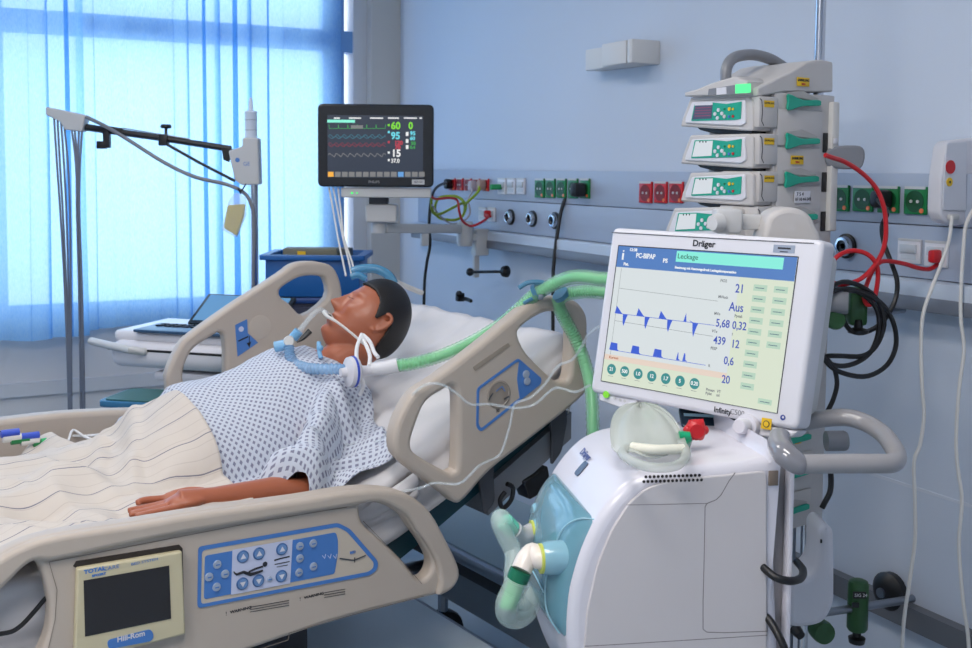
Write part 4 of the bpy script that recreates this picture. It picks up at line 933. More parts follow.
# sleeve bulge is part of the gown surface; collar ring
# blanket --------------------------------------------------------------
bl_uv = []
def leg_h(u, v):
    h = 0
    for s in (-1, 1):
        vc = TV+s*(.095-.02*u)
        hh = .060-.01*bez(-u, .1, .7)
        h = smax(h, hh*el_h(v-vc, .13-.03*bez(-u, .1, .6)), .05)
    k = bez(u, -.05, .05); t = torso_h(max(u, -.1), v)
    f = bez(-u, .78, .88)*(1-bez(-u, 1.02, 1.1))
    h = h*(1-k)+max(h, t)*k
    return max(h, .2*f*el_h(v-TV, .2))
def blanket_fn(a, b):
    v = .066+(.93-.16*(1-bez(a, .80, 1))-.066)*b
    ue = .155+.02*sin(v*9)-.24*bez(v, .52, .85)-.03*(1-bez(v, .05, .2))
    u = -1.22+(ue+1.22)*a
    h = leg_h(u, v)
    near = 1-bez(v, .16, .40)
    folds = .018*nz(u*1.1, v*.9, 6, 4)+.013*nz(u, v, 12, 6)+.010*(1-abs(nz(u*1.5+v*.6, v, 7, 12))*3)*bez(-u, -.12, .0)+.016*exp(-((u-.02-.3*(v-.5))/.018)**2)*bez(v, .3, .5)+.014*exp(-((u+.06-.35*(v-.5))/.02)**2)*bez(v, .35, .5)
    folds += .012*sin(u*24+v*11+4*nz(u, v, 3))*bez(-u, -.1, .2)*(.4+.6*nz(u, v, 2, 3))
    folds += -.014*exp(-((u+.07+.1*v)/.03)**2)*near
    w = wm(u)+.022+h+folds
    if v < .10: w += 0.02
    # the hand and forearm lie on top of the near edge
    w -= .0*near
    edge = min(a if a > .5 else 1, 1-a, 1) 
    w += .006*exp(-((1-a)/.02)**2)
    w -= .014*(1-bez(min(b, 1-b), 0, .03))
    bl_uv.append((u, v+.55*(h)+.02*nz(u, v, 4, 3)+.02*sin(u*9)))
    return B(u, v+.01*sin(u*20)*near, max(w, wm(u)+.010))
bo = MB(blanket_mat()).grid(blanket_fn, 220, 130).build('blanket', smooth=180, uv=bl_uv, mods=[solid(.005, 1)])
tag(bo, 'cream cotton blanket with thin grey stripes covering the legs and belly', 'blanket')

# airway, hoses, lines ---------------------------------------------------
def PT(l): return [at(*q) for q in l]
tube_t = thing('airway_tube', at(322, 330, 2.82), 'breathing tube taped in the mouth with pale blue connectors and ribbed blue end', 'breathing tube')
MTH = HP(0, .098, -.059)
MB(CORD).tube([MTH-fn_*.02, MTH+fn_*.012, at(327, 316, 2.83), at(337, 322, 2.81), at(350, 332, 2.795), at(364, 344, 2.79)], [.006, .0065, .005, .0035, .0035, .0035], 8).build('tape', tube_t)
MB(CLEAR).tube([MTH, MTH+fn_*.03-hu*.01, at(296, 335, 2.78), at(283, 346, 2.76)], .007, 10).build('clear_tube', tube_t)
MB(BLACK).tube(PT([(310, 331, 2.77), (303, 338, 2.76), (297, 342, 2.75)]), [.008, .006, .002], 8).build('black_tip', tube_t)
LB = M('pale_blue_fitting', (126, 184, 226), .3, alpha=.85)
MB(LB).tube(PT([(299, 331, 2.77), (293, 338, 2.77)]), .013, 12, smooth=1).tube(PT([(275, 347, 2.76), (290, 344, 2.76)]), .014, 12, smooth=1).build('elbow', tube_t)
MB(CORD).lathe(at(289, 341, 2.75), ray(289, 341), [(.012, -.01), (.014, 0), (.012, .01)], 14).build('white_cap', tube_t)
MB(M('ribbed_blue_clear', (140, 186, 226), .25, alpha=.6)).tube(PT([(289, 346, 2.75), (290, 356, 2.74), (296, 364, 2.73), (307, 368, 2.70), (320, 369, 2.68), (338, 369, 2.66), (347, 371, 2.65)]), .013, 12, smooth=8, rib=.12).build('catheter_mount', tube_t)
MB(LB).tube(PT([(319, 342, 2.76), (319, 350, 2.75), (321, 358, 2.74)]), .006, 8).ball(at(320, 348, 2.75), .009, sub=2).build('pilot_balloon', tube_t)
lp = MB(M('white_tape', (226, 226, 228), .7))
for pth in ([(362, 334, 2.77), (357, 347, 2.74), (357, 360, 2.70), (362, 368, 2.67)], [(363, 335, 2.77), (370, 342, 2.75), (374, 352, 2.73), (378, 357, 2.70)], [(361, 336, 2.77), (366, 345, 2.75), (370, 356, 2.72), (369, 366, 2.69)], [(352, 374, 2.66), (361, 378, 2.66), (363, 386, 2.66), (360, 395, 2.67)]):
    lp.tube(PT(pth), .0052, 8)
lp.build('tie_loop', tube_t)['label'] = 'white tie tape knotted at the cheek'
fl = thing('breathing_filter', at(352, 382, 2.65), 'round white breathing filter disc with a blue ring lying on the shoulder', 'filter')
ax = (at(370, 370, 2.66)-at(340, 372, 2.62)).normalized()
MB(WHITE).lathe(at(348, 372, 2.645), ax, [(.010, -.02), (.012, -.006), (.036, 0), (.038, .008), (.038, .018), (.034, .024), (.014, .034), (.012, .06)], 28).build('filter_body', fl)
MB(M('royal_blue_ring', (50, 80, 190), .4)).lathe(at(348, 372, 2.645)+ax*.010, ax, [(.0388, 0), (.0388, .006)], 28).build('blue_ring', fl)
MB(M('clear_white_connector', (222, 222, 226), .3, alpha=.9)).tube(PT([(372, 369, 2.66), (385, 368, 2.66), (398, 365, 2.66)]), [.016, .018, .019], 16, smooth=1).build('connector', fl)
HOSEO = M('hose_clear_green', (168, 226, 184), .25, alpha=.42); HOSEI = M('hose_green_core', (110, 206, 136), .5)
def hose(label, pts, r=.015):
    t = thing('breathing_hose', pts[0], label, 'hose', 'green breathing hoses')
    MB(HOSEI).tube(pts, r*.62, 12, smooth=6).build('inner_sleeve', t)
    MB(HOSEO).tube(pts, r, 16, smooth=14, rib=.05).build('ribbed_wall', t)
    return t
hose('green breathing hose running from the filter on the shoulder up to the blue clip', PT([(394, 366, 2.66), (415, 363, 2.66), (440, 356, 2.66), (470, 343, 2.65), (500, 325, 2.64), (520, 308, 2.62), (536, 294, 2.6), (556, 283, 2.56), (575, 277, 2.5), (600, 279, 2.44), (625, 284, 2.4), (645, 320, 2.35), (650, 420, 2.3)]), .0165)
hose('green breathing hose dropping from the blue clip behind the large screen', PT([(625, 296, 2.5), (600, 292, 2.56), (580, 292, 2.6), (563, 296, 2.62), (558, 304, 2.64), (564, 318, 2.66), (574, 336, 2.68), (584, 360, 2.68), (591, 390, 2.66), (593, 430, 2.62), (594, 500, 2.6)]), .0165)
clp = thing('hose_clip', at(545, 300, 2.58), 'dusty blue plastic clip holding the two green hoses together', 'clip')
CLB = M('dusty_blue_clip', (72, 126, 156), .4)
p_ = at(538, 291, 2.6); d_ = (at(556, 283, 2.56)-at(520, 308, 2.62)).normalized()
MB(CLB).lathe(p_-d_*.006, d_, [(.0185, 0), (.021, 0), (.021, .012), (.0185, .012)], 20).lathe(at(558, 294, 2.61)-(at(558, 304, 2.64)-at(574, 294, 2.6)).normalized()*.006, (at(575, 320, 2.66)-at(558, 300, 2.63)), [(.0185, 0), (.021, 0), (.021, .012), (.0185, .012)], 20).tube(PT([(519, 288, 2.59), (527, 283, 2.585), (538, 282, 2.58), (548, 284, 2.58), (560, 287, 2.58)]), .006, 8).tube(PT([(524, 303, 2.6), (533, 298, 2.59)]), .005, 8, smooth=1).build('clip_body', clp)
MB(STEEL).box(Fr(at(541, 297, 2.57), R0, Zv), (0, 0, 0), (.012, .012, .012), .002).build('clip_hinge', clp)
l1 = MB(CLEAR).tube(PT([(612, 322, 2.35), (600, 326, 2.38), (588, 335, 2.42), (581, 348, 2.44), (572, 360, 2.46), (558, 366, 2.48), (545, 384, 2.48), (530, 398, 2.48), (515, 404, 2.48), (510, 425, 2.48), (503, 448, 2.48), (497, 457, 2.48), (480, 465, 2.46), (470, 475, 2.45), (458, 484, 2.44), (435, 483, 2.44), (420, 488, 2.44), (400, 492, 2.46)]), .0032, 7).build('infusion_line')
tag(l1, 'clear infusion line draped from the screen over the near head siderail and down its side', 'tubing', 'clear lines')
l2 = MB(CLEAR).tube(PT([(590, 385, 2.4), (575, 392, 2.44), (555, 388, 2.46), (535, 404, 2.47), (515, 408, 2.47), (490, 404, 2.46), (470, 404, 2.44), (455, 392, 2.42), (440, 384, 2.4), (425, 385, 2.4), (412, 396, 2.42), (405, 410, 2.44), (392, 425, 2.48), (380, 440, 2.55), (350, 445, 2.6), (310, 440, 2.6), (270, 436, 2.6), (235, 425, 2.64), (210, 415, 2.68)]), .0032, 7).build('infusion_line')
tag(l2, 'clear infusion line looping over the top of the near head siderail onto the gown', 'tubing', 'clear lines')
l3 = MB(M('white_thin_line', (228, 230, 234), .3)).tube(PT([(160, 408, 2.86), (150, 411, 2.88), (139, 420, 2.9), (128, 425, 2.88), (120, 428, 2.87), (113, 436, 2.86), (105, 441, 2.84)]), .0042, 7).tube(PT([(0, 434, 3.0), (40, 434, 2.98), (80, 436, 2.96), (105, 434, 2.94)]), .0035, 6).tube(PT([(60, 447, 2.9), (68, 441, 2.92), (73, 430, 2.95), (85, 437, 2.95), (98, 441, 2.93)]), .0035, 6).build('infusion_line')
tag(l3, 'white infusion line curling at the far edge of the striped blanket', 'tubing')
sk = thing('stopcock_row', B(-.13, .86, .86), 'blue and green three-way stopcocks lying on the far edge of the bed', 'stopcock')
for i, (x, y, m) in enumerate(((10, 433, MATS['royal_blue_ring']), (12, 438, CORD), (20, 440, GREEN), (30, 436, MATS['royal_blue_ring']), (30, 441, CORD), (42, 443, GREEN), (50, 441, M('bright_green_cap', (20, 170, 100), .4)))):
    p = ww(x, y, .87); MB(m).tube([p-A*.022, p+A*.022], .010, 10, smooth=1).build('stopcock', sk)
of = thing('blue_mask_tubing', at(380, 285, 3.2), 'translucent blue tubing ring lying behind the manikin head on the mattress', 'tubing')
MB(M('blue_clear_mask', (80, 150, 190), .25, alpha=.7)).tube(PT([(352, 272, 3.15), (362, 269, 3.15), (376, 269, 3.15), (388, 275, 3.15), (394, 284, 3.15)]), .014, 12).tube(PT([(351, 277, 3.12), (358, 275, 3.12), (366, 279, 3.12)]), .010, 10).build('ring', of)
MB(CORD).tube(PT([(392, 280, 3.15), (405, 286, 3.2), (422, 293, 3.25)]), .008, 8).build('white_lead', of)
# ================================================================== infusion tower on its wall-mounted pole
PP = onp(821, 0, (-1.803, 1.812, 0), F0); PP.z = 0
pz = lambda x, y: onp(x, y, PP, F0).z
pole = thing('wall_pole', Vector((PP.x, PP.y, .3)), 'polished steel pole rising behind the infusion tower to the ceiling', 'pole')
MB(CHROME).tube([PP+Zv*.44, PP+Zv*H], .0115, 20, smooth=1).build('tube', pole)
MB(STEEL).lathe(PP+Zv*(H-.02), Zv, [(.04, 0), (.04, .02)], 20).build('ceiling_flange', pole)
ra = ray(757, 250); rh = Vector((ra.x, ra.y, 0)).normalized(); rr_ = Vector((rh.y, -rh.x, 0))
TH = radians(42)
TE = at(757, 250, 2.30)                      # near vertical edge between front and side
TW = (-rr_*cos(TH)+rh*sin(TH)).normalized(); TD = (rr_*sin(TH)+rh*cos(TH)).normalized()
FF = Fr(TE, -TW, Zv, -TD)                    # front frame; x to the right, normal out
SF = Fr(TE, TD, Zv, -TW); 
if SF.n.dot(F) > 0: SF.n = -SF.n             # side frame; x away along the depth
tw = thing('infusion_station', TE-Zv*.9, 'tall grey infusion pump tower with green levers down its side', 'infusion station')
yz = lambda y, x=800: SF.q(x, y)[1]
s0 = SF.q(772, 200)[0]; s1 = SF.q(832, 200)[0]; s_mid = SF.q(818, 200)[0]
W_ = abs(FF.q(694, 200)[0])
zt, zb = SF.q(780, 92)[1], SF.q(795, 528)[1]
def sbox(mb, a0, a1, z0, z1, c0, c1, bev=.003, mat=None):
    return mb.box(SF, ((a0+a1)/2, (z0+z1)/2, (c0+c1)/2), (abs(a1-a0), abs(z1-z0), abs(c1-c0)), bev, mat)
b = MB(SGREY); sbox(b, s0, s1, zb, zt, -W_, 0); b.build('column', tw)
b = MB(SGREY)
for k in range(11):
    y = 112+k*38
    z0 = yz(y+34); sbox(b, s0+.008, s1-.045, z0, yz(y-2), 0, .004, .002)
b.build('side_panel', tw)
for k in range(6):
    b = MB(BLACK); sbox(b, s1-.038, s1-.022, yz(132+k*40+20), yz(132+k*40), 0, .002, .001); b.build('connector_slot', tw)
sb = MB(M('pale_grey_strip', (206, 204, 200), .45)); sbox(sb, s1-.02, s1+.004, yz(232), yz(100), -.04, .012, .004); sb.build('side_strip', tw)
MB(WHITE).box(SF, (s1-.012, yz(140), .014), (.012, .012, .004), .001).build('button', tw)
# sloping cap
cap = MB(SGREY).plate(SF, [rnd([SF.q(757, 97), SF.q(783, 92), SF.q(832.5, 92), SF.q(832.5, 62), SF.q(820, 59.5), SF.q(806, 62), SF.q(790, 72), SF.q(775, 79), SF.q(757, 88)], .006)], -W_, .002, .004)
cap.build('top_cap', tw)
fh_ = FF.qs([(694, 97), (757, 95), (757, 82), (744, 77), (720, 84), (706, 90), (694, 93)])
MB(SGREY).plate(FF, [fh_], -.05, .03, .004).build('front_cap', tw)
MB(emi('green_status_lamp', (90, 240, 150), 1.3)).poly(FF, FF.qs([(736, 84.5), (751, 83.5), (751, 92.5), (736, 93.5)], .03), .0302, .002).build('status_lamp', tw)
MB(DGREY).poly(FF, FF.qs([(709, 89), (735, 85), (735, 94), (708, 95.5)], .03), .0302, .0008, MGREY).poly(FF, FF.qs([(717, 88), (727, 87), (727, 94), (717, 95)], .03), .0312, .0008, WHITE).build('cap_label', tw)
MB(MGREY).tube([at(726, 82, 2.36), at(726, 70, 2.36), at(731, 60, 2.37), at(741, 55.5, 2.39), at(755, 55, 2.42), at(770, 59, 2.45), at(782, 66, 2.47), at(791, 72, 2.48)], .0125, 14).build('carry_handle', tw)
# levers
for k, y in enumerate((103, 141.5, 179.5, 217.5, 255, 292, 328, 364, 401, 437.5, 472, 507)):
    z = yz(y); a0_ = s0+(s1-s0)*.16; a1_ = s0+(s1-s0)*.68
    MB(TEAL).plate(SF, [sm([(a0_, z+.017), (a0_+.045, z+.006), (a1_-.004, z+.008), (a1_+.002, z), (a1_-.004, z-.005), (a0_+.045, z-.008), (a0_, z-.018), (a0_-.001, z)], 3)], .006, .013, .002).build('release_lever', tw)
    MB(M('lever_recess', (172, 168, 166), .5)).plate(SF, [[(a0_, z+.02), (a0_+.05, z+.026), (a1_, z+.012), (a1_, z+.006), (a0_, z+.012)]], .004, .0065, .001).build('lever_recess', tw)
def sticker(x, y, w, h, fr, c, par, lines=2):
    q = fr.q(x, y, c); o = MB(YEL).box(fr, (q[0], q[1], c+.0006), (w, h, .0012), .0002)
    o.text(fr, 'SAMMLUNG' if lines == 2 else '', (q[0], q[1]+h*.18), h*.26, c+.0014, INK, 'CENTER', .0003).text(fr, '2004', (q[0], q[1]-h*.26), h*.25, c+.0014, M('sticker_red', (180, 40, 30), .5), 'CENTER', .0002)
    o.build('inventory_sticker', par)
sticker(803, 82, .040, .019, SF, .004, tw); sticker(797, 160, .040, .019, SF, .006, tw); sticker(798, 441, .02, .012, SF, .004, tw)
q = SF.q(802, 197, .006); lab = MB(WHITE).box(SF, (q[0], q[1], .007), (.052, .026, .001), .0002)
lab.text(SF, '7 5 4', (q[0]-.02, q[1]+.006), .008, .008, INK).text(SF, '07 10 44 543', (q[0]-.024, q[1]-.005), .007, .008, INK).build('address_label', tw)
# station feet and joint to the pole
cj = MB(MGREY)
c_ = at(848, 158, 2.42); cj.plate(Fr(c_, R0, Zv), [sm([(-.05, .02), (.01, .028), (.03, .018), (.03, -.01), (.015, -.025), (-.05, -.018)], 3)], -.02, .02, .005).build('pole_clamp', tw)
cj = MB(MGREY).lathe(at(826, 441, 2.34), (R0+Zv*.02), [(.022, 0), (.022, .04), (.019, .045)], 18); cj.build('pole_clamp', tw)
MB(STEEL).plate(FF, [rect(.04, .34, -.06, zb-.17), ], -.2, -.17, .002).plate(FF, [rect(.04, .34, -.13, zb-.17)], -.2, -.17, .002).build('foot_profile', tw)

# pumps
def pump(dx, dy, lit, label, dz=0.0, first=False):
    e = lambda pts, c=0: FF.qs([(x+dx, y+dy) for x, y in pts], c)
    t = thing('infusion_pump', FF.p(e([(720, 128)])[0][0], e([(720, 131)])[0][1], -.05), label, 'infusion pump', 'infusion pumps in the tower')
    z_hi = e([(720, 97)])[0][1]; z_lo = e([(720, 129)])[0][1]
    MB(SGREY).plate(FF, [rnd(e([(694, 98), (752, 96.5), (757, 100), (757, 131), (750, 131), (684, 126.5), (686, 118)]), .004)], -.135, .012+dz, .004).build('casing', t)
    fp = MB(WHITE).plate(FF, [rnd(e([(693, 102), (746, 99.5), (747, 123), (742, 126), (686, 123), (687, 117)], .012), .004)], .010+dz, .016+dz, .002).build('front_panel', t)
    MB(TEAL).plate(FF, [rnd(e([(695, 103), (713, 102.5), (727, 104), (742, 101.5), (741, 119), (735, 120), (691.5, 121)], .016), .002)], .016+dz, .0172+dz).build('keypad_panel', fp)
    s_ = MB(emi('pump_screen_dark', (96, 104, 140), .5) if lit == 1 else emi('pump_screen_bright', (236, 242, 248), .8))
    s_.poly(FF, e([(696, 104), (713, 103.5), (711.5, 118.5), (692.5, 119.5)], .017), .0173+dz, .0008).build('display', fp)
    if lit == 1:
        MB(WHITE).poly(FF, e([(695, 102.8), (713, 102.2), (713, 105), (695, 105.6)], .017), .0182+dz, .0004).build('display_header', fp)
        r_ = MB(emi('pump_red_text', (190, 90, 130), .5))
        for k in range(4): r_.line(FF, e([(695, 108+k*2.7), (711, 107.4+k*2.7)], .018), .0018, .0182+dz, .0002)
        r_.build('display_text', fp)
    else:
        r_ = MB(INK)
        for k in range(3): r_.disc(FF, e([(700+k*3, 104.5)], .018)[0], .002, .0182+dz, .0002)
        r_.build('display_text', fp)
    for (x, y, m, r_) in ((718.5, 110, WHITE, .0042), (715, 114, WHITE, .0042), (722, 113.5, WHITE, .0042), (717.5, 118, WHITE, .0042), (729.5, 109, YEL, .004), (724.5, 116.5, LGREY, .0042), (733, 109, YEL, .0026), (729, 116.5, BLUE, .003), (733, 116.3, RED, .003), (724.5, 109, GREEN, .002)):
        MB(m).disc(FF, e([(x, y)], .018)[0], r_, .0173+dz, .002, n=14).build('key', fp)
    # side of the casing with its dark curved seam and inventory sticker
    a0_ = SF.q(757+dx*.2, 110+dy)[0]; a1_ = SF.q(773, 110+dy)[0]
    zc = yz(112+dy, 765); hh = abs(yz(97+dy, 765)-yz(128+dy, 765))
    MB(SGREY).box(SF, ((a0_+a1_)/2+.006, zc, -.05), (abs(a1_-a0_)+.008, hh, .11), .003).build('rear_casing', t)
    MB(INK).line(SF, [(a0_+.002, zc+hh*.42), (a0_+.008, zc+hh*.36), (a0_+.011, zc), (a0_+.009, zc-hh*.3), (a0_+.016, zc-hh*.45)], .0016, .0052, .0006).build('seam', t)
    q = (a0_+a1_)/2+.004
    o = MB(YEL).box(SF, (q+.002, zc+hh*.26, .006), (.030, .014, .001), 0).text(SF, 'SAMMLUNG', (q+.002, zc+hh*.28), .0042, .0067, INK, 'CENTER').build('inventory_sticker', t)
    MB(BLACK).plate(FF, [e([(697, 127.4), (752, 131), (752, 134), (715, 134), (700, 130)])], -.10, .0, .001).build('lower_latch', t)  # black plate standing in for the shade in the gap under the pump
    return t
pump(0, 0, 1, 'topmost infusion pump in the tower, its small screen dark blue')
pump(0, 37.3, 2, 'second infusion pump from the top of the tower, bright screen')
pump(0, 74.8, 2, 'third infusion pump from the top of the tower, bright screen and yellow key')
pump(-10, 110, 2, 'fourth infusion pump just above the ventilator screen, partly hidden', .02)
# wall brackets of the pole
def bracket(cx, cy_, cz, bx_, bz, label, px_end, knob_low):
    t = thing('rail_bracket', cz, label, 'bracket', 'pole brackets')
    return t
br = thing('pole_bracket', at(862, 632, 2.52), 'lower bracket with dark green clamp blocks and steel bar fixed to the wall rail', 'bracket')
e1 = at(906, 600, 2.60); e0 = PP+Zv*(e1.z)
MB(STEEL).tube([e0, e1, Vector((e1.x, WY-.03, e1.z))], .0095, 12, smooth=1).build('bar', br)
g0 = onp(866, 601, PP, F0)
g0 = e0+(e1-e0)*.52
MB(DGREEN).lathe(g0-Zv*.055, Zv, [(.020, 0), (.024, .006), (.024, .112), (.021, .119), (.015, .122)], 26).build('clamp_block', br)
tx = Fr(g0+Zv*.03-F0*.025, R0, Zv, -F0); MB(BLACK).box(tx, (-.006, .01, 0), (.03, .016, .003), .0004).text(tx, 'SIG 24', (-.018, .010), .008, .002, WHITE).box(tx, (-.014, -.014, 0), (.016, .012, .003), .0004).build('type_plate', br)
MB(BLACK).lathe(g0-Zv*.085, Zv, [(.018, 0), (.02, .012), (.01, .016), (.01, .03)], 16).build('screw_knob', br)
gk = at(824, 633, 2.43)
MB(DGREEN).lathe(gk, -F0+R0*.2, [(.024, -.03), (.026, -.006), (.024, .006), (.008, .009)], 24).build('round_clamp', br)
MB(BLACK).tube([at(795, 629, 2.4), at(801, 636, 2.38)], [.014, .01], 12, smooth=1).build('end_stop', br)
br2 = thing('pole_bracket', at(855, 330, 2.4), 'upper bracket with dark green clamp block among the black cable loops', 'bracket')
e1 = at(893, 310, 2.58); e0 = PP+Zv*e1.z
MB(STEEL).tube([e0, e1, Vector((e1.x, PY0, e1.z))], .0095, 12, smooth=1).build('bar', br2)
g0 = at(856, 306, 2.44)
MB(DGREEN).box(Fr(g0, R0, Zv), (0, 0, 0), (.04, .085, .05), .008).build('clamp_block', br2)
MB(MGREY).lathe(at(846, 303, 2.36), (-R0*.9+F0*.3), [(.024, -.005), (.026, 0), (.024, .06)], 20).build('grey_knob', br2)
MB(DGREEN).lathe(at(836, 320, 2.36), -F0, [(.022, -.02), (.022, 0), (.018, .006)], 20).build('round_clamp', br2)
MB(BLACK).lathe(at(858, 333, 2.42), Zv, [(.022, 0), (.024, .008), (.01, .012), (.008, .03)], 16).build('screw_knob', br2)
kb2 = thing('door_stop', Vector((onp(896, 592, (0, WY, 0), (0, 1, 0)).x, WY-.03, .58)), 'round black rubber stop on the wall rail right of the green clamp', 'stop')
q = onp(893, 590, (0, WY-.01, 0), Vector((0, 1, 0)))
MB(BLACK).lathe(q, (0, -1, 0), [(.045, 0), (.047, .02), (.03, .035), (.012, .04)], 24).build('rubber_disc', kb2)
MB(STEEL).lathe(q+Vector((0, -.0, 0)), (0, -1, 0), [(.012, .038), (.012, .046)], 14).build('screw', kb2)
ob = thing('holder_bracket', at(815, 628, 2.2), 'white rounded plastic holder on the pole below the infusion tower', 'holder')
OF = Fr(at(815, 580, 2.22), R0, Zv, -F0)
MB(WHITE).plate(OF, [rnd(OF.qs([(819, 531), (826, 524), (834, 530), (835, 560), (835, 606), (824, 624), (808, 628), (788, 628), (788, 582), (806, 579), (816, 570), (819, 556)]), .02)], -.10, .0, .012).build('holder_body', ob)
MB(BLACK).box(OF, (*OF.q(821, 541), .001), (.004, .008, .003), .001).build('slot', ob)
pc = MB(RUBBER).tube(PT([(829, 462, 2.38), (831, 478, 2.38), (830, 492, 2.38), (825, 502, 2.37), (822, 508, 2.37)]), .0062, 8).build('power_cable')
tag(pc, 'short black cable emerging beside the lower tower below the grey handle', 'cable')
# ================================================================== ventilator
a10 = radians(10)
BX = (R0*cos(a10)+F0*sin(a10)).normalized(); BY = (F0*cos(a10)-R0*sin(a10)).normalized()
NS = Fr(at(690, 560, 1.70), BX, Zv, -BY)       # near side plane of the body
VW = .30
vt = thing('ventilator', Vector((NS.p(0, 0, -VW/2).x, NS.p(0, 0, -VW/2).y, 0)), 'white intensive care ventilator with a large tilted touch screen in front of the tower', 'ventilator')
WHT = M('ventilator_white', (212, 210, 218), .3, coat=.2)
prof = [(640, 790), (612, 760), (588, 720), (574, 680), (568, 640), (569.5, 600), (576, 570), (587, 540), (603, 512), (622, 490), (640, 478), (662, 471), (700, 467), (740, 463), (768, 459), (772, 470), (772, 790)]
p2 = NS.qs(prof)
MB(WHT).plate(NS, [sm(p2, 3)], -VW, 0, .018, res=4).build('cowling', vt)
side_o = NS.qs([(612, 790), (596, 740), (586, 690), (583, 650), (586, 610), (596, 565), (610, 530), (628, 502), (646, 487), (668, 480), (700, 476.5), (766, 470), (766, 790)])
SP = M('ventilator_side_grey', (200, 195, 196), .42)
side = MB(SP).plate(NS, [rnd(side_o, .012)], 0, .004, .0025).build('side_panel', vt); side['label'] = 'light grey side panel'
GAP = M('panel_gap', (120, 114, 114), .7)
sl = MB(GAP).line(NS, NS.qs([(734, 472), (728, 480), (720, 494), (715, 499), (706, 502.5), (704, 506), (703, 560), (702, 600), (702, 628), (706, 631), (724, 631.5), (766, 630)]), .0014, .0042, .0004).line(NS, NS.qs([(626, 504), (650, 503.8), (706, 502.5)]), .0010, .0042, .0004).line(NS, NS.qs([(584, 645), (620, 643), (766, 634)]), .0012, .0042, .0004)
sl.build('panel_seams', side)
gl = MB(M('grille_hole', (28, 26, 28), .8))
for i in range(15):
    for j in range(2):
        x = 641+i*4.1+(2 if j else 0); y = 476.3+j*4.6-i*.13; q = NS.q(x, y)
        if i == 0 and j == 0: continue
        gl.lathe(NS.p(q[0], q[1], .0035), NS.n, [(.0026, 0), (.0026, .0012)], 6)
gl.build('vent_grille', side)
nf = Fr(NS.p(*NS.q(608, 465), -.13), BY*1.0, (BX*.62+Zv*.78))
# top tray
TPF = Fr(NS.p(*NS.q(700, 466), -VW/2), BX, -BY*1.0, Zv)
TPF = Fr(NS.p(*NS.q(700, 466), -VW/2)+Zv*.0, BX, BY, Zv)
TOPZ = NS.p(*NS.q(700, 466)).z
# blue translucent cover of the breathing module on the front
COVER = M('blue_clear_cover', (112, 162, 178), .12, alpha=.72, coat=.6, trans=.0)
pf = NS.qs([(596, 520), (589, 534), (581, 554), (573, 580), (569.5, 602), (568, 620), (567.5, 634), (568, 646)])
def crv(pts, t):
    L = len(pts)-1; k = min(int(t*L), L-1); s = t*L-k
    g_ = lambda i: Vector(pts[max(0, min(L, i))])
    a, b, c, d = g_(k-1), g_(k), g_(k+1), g_(k+2)
    return .5*((2*b)+(c-a)*s+(2*a-5*b+4*c-d)*s*s+(3*b-a-3*c+d)*s**3)
def cover_pt(t, q, off=0):
    p = crv(pf, q); pn = crv(pf, min(1, q+.02))-crv(pf, max(0, q-.02)); n = Vector((-pn.y, pn.x)); n.normalize()
    if n.x > 0: n = -n
    bul = .038*sqrt(max(0, (1-abs(2*q-1)**3.2)*(1-abs(2*t-1)**3.2)))-.012+off
    p = p+n*bul
    return NS.p(p.x, p.y, -.006-(VW-.012)*t)
MB(COVER).grid(lambda a, b: cover_pt(a, b), 34, 44).build('front_cover', vt, smooth=180, mods=[solid(.003)])['label'] = 'translucent blue front cover'
fx = -BX
def port(px, py, z, r, l, name, ring=True):
    c = at(px, py, z)
    o = MB(M('blue_port_plastic', (140, 186, 202), .2, alpha=.9, coat=.4)).lathe(c, fx, [(r, -.06), (r*1.02, 0), (r*.98, l*.8), (r*.9, l)], 26).build(name, vt)
    if ring: MB(M('lime_ring', (196, 204, 90), .4)).lathe(c+fx*l, fx, [(r*.86, -.001), (r*.86, .004), (r*.7, .004)], 26).build('ring', o)
    return c+fx*l
ptA = port(568, 557, 1.715, .027, .042, 'expiratory_port')
ptB = port(549, 532, 1.86, .025, .028, 'inspiratory_port')
MB(MATS['blue_port_plastic']).lathe(at(560, 512, 1.9), fx, [(.018, -.03), (.018, .045), (.014, .05)], 20).lathe(at(548, 520, 1.93), fx, [(.012, 0), (.012, .025)], 16).build('filter_port', vt)
MB(M('cover_seam', (150, 190, 204), .2)).tube([cover_pt(.03, .02, .002), cover_pt(.12, .12, .003), cover_pt(.18, .26, .003), cover_pt(.19, .5, .003), cover_pt(.16, .75, .003), cover_pt(.10, .95, .002)], .0014, 6, smooth=6).tube([cover_pt(.2, .62, .003), cover_pt(.5, .58, .003), cover_pt(.8, .64, .003)], .0014, 6, smooth=6).build('cover_seam', vt)
# front prints
DF = Fr(at(585, 455, 1.87), (BX*.20-BY*.1+BX*.0+Zv*-.0), Zv)
# local frame tangent to the sloping upper cowling
pa, pb = NS.p(*NS.q(622, 490), -.13), NS.p(*NS.q(603, 512), -.13)
ty = (pa-pb).normalized(); nrm = ty.cross(BY).normalized()
if nrm.dot(F) > 0 and nrm.z < 0: nrm = -nrm
if nrm.z < 0: nrm = -nrm
KF = Fr(NS.p(*NS.q(612.5, 501), -.15), (-BY), ty, nrm)
tx_ = MB(M('logo_navy', (50, 64, 130), .4)).text(KF, 'Dräger', (-.082, .022), .0135, .003, None, 'LEFT', .0004)
tx_.v = tx_.v; tx_.build('logo', vt)
MB(M('window_dark_print', (70, 80, 100), .25)).plate(KF, [rnd(rect(.022, .03, -.03, -.0), .008)], -.002, .003).build('sight_glass', vt)
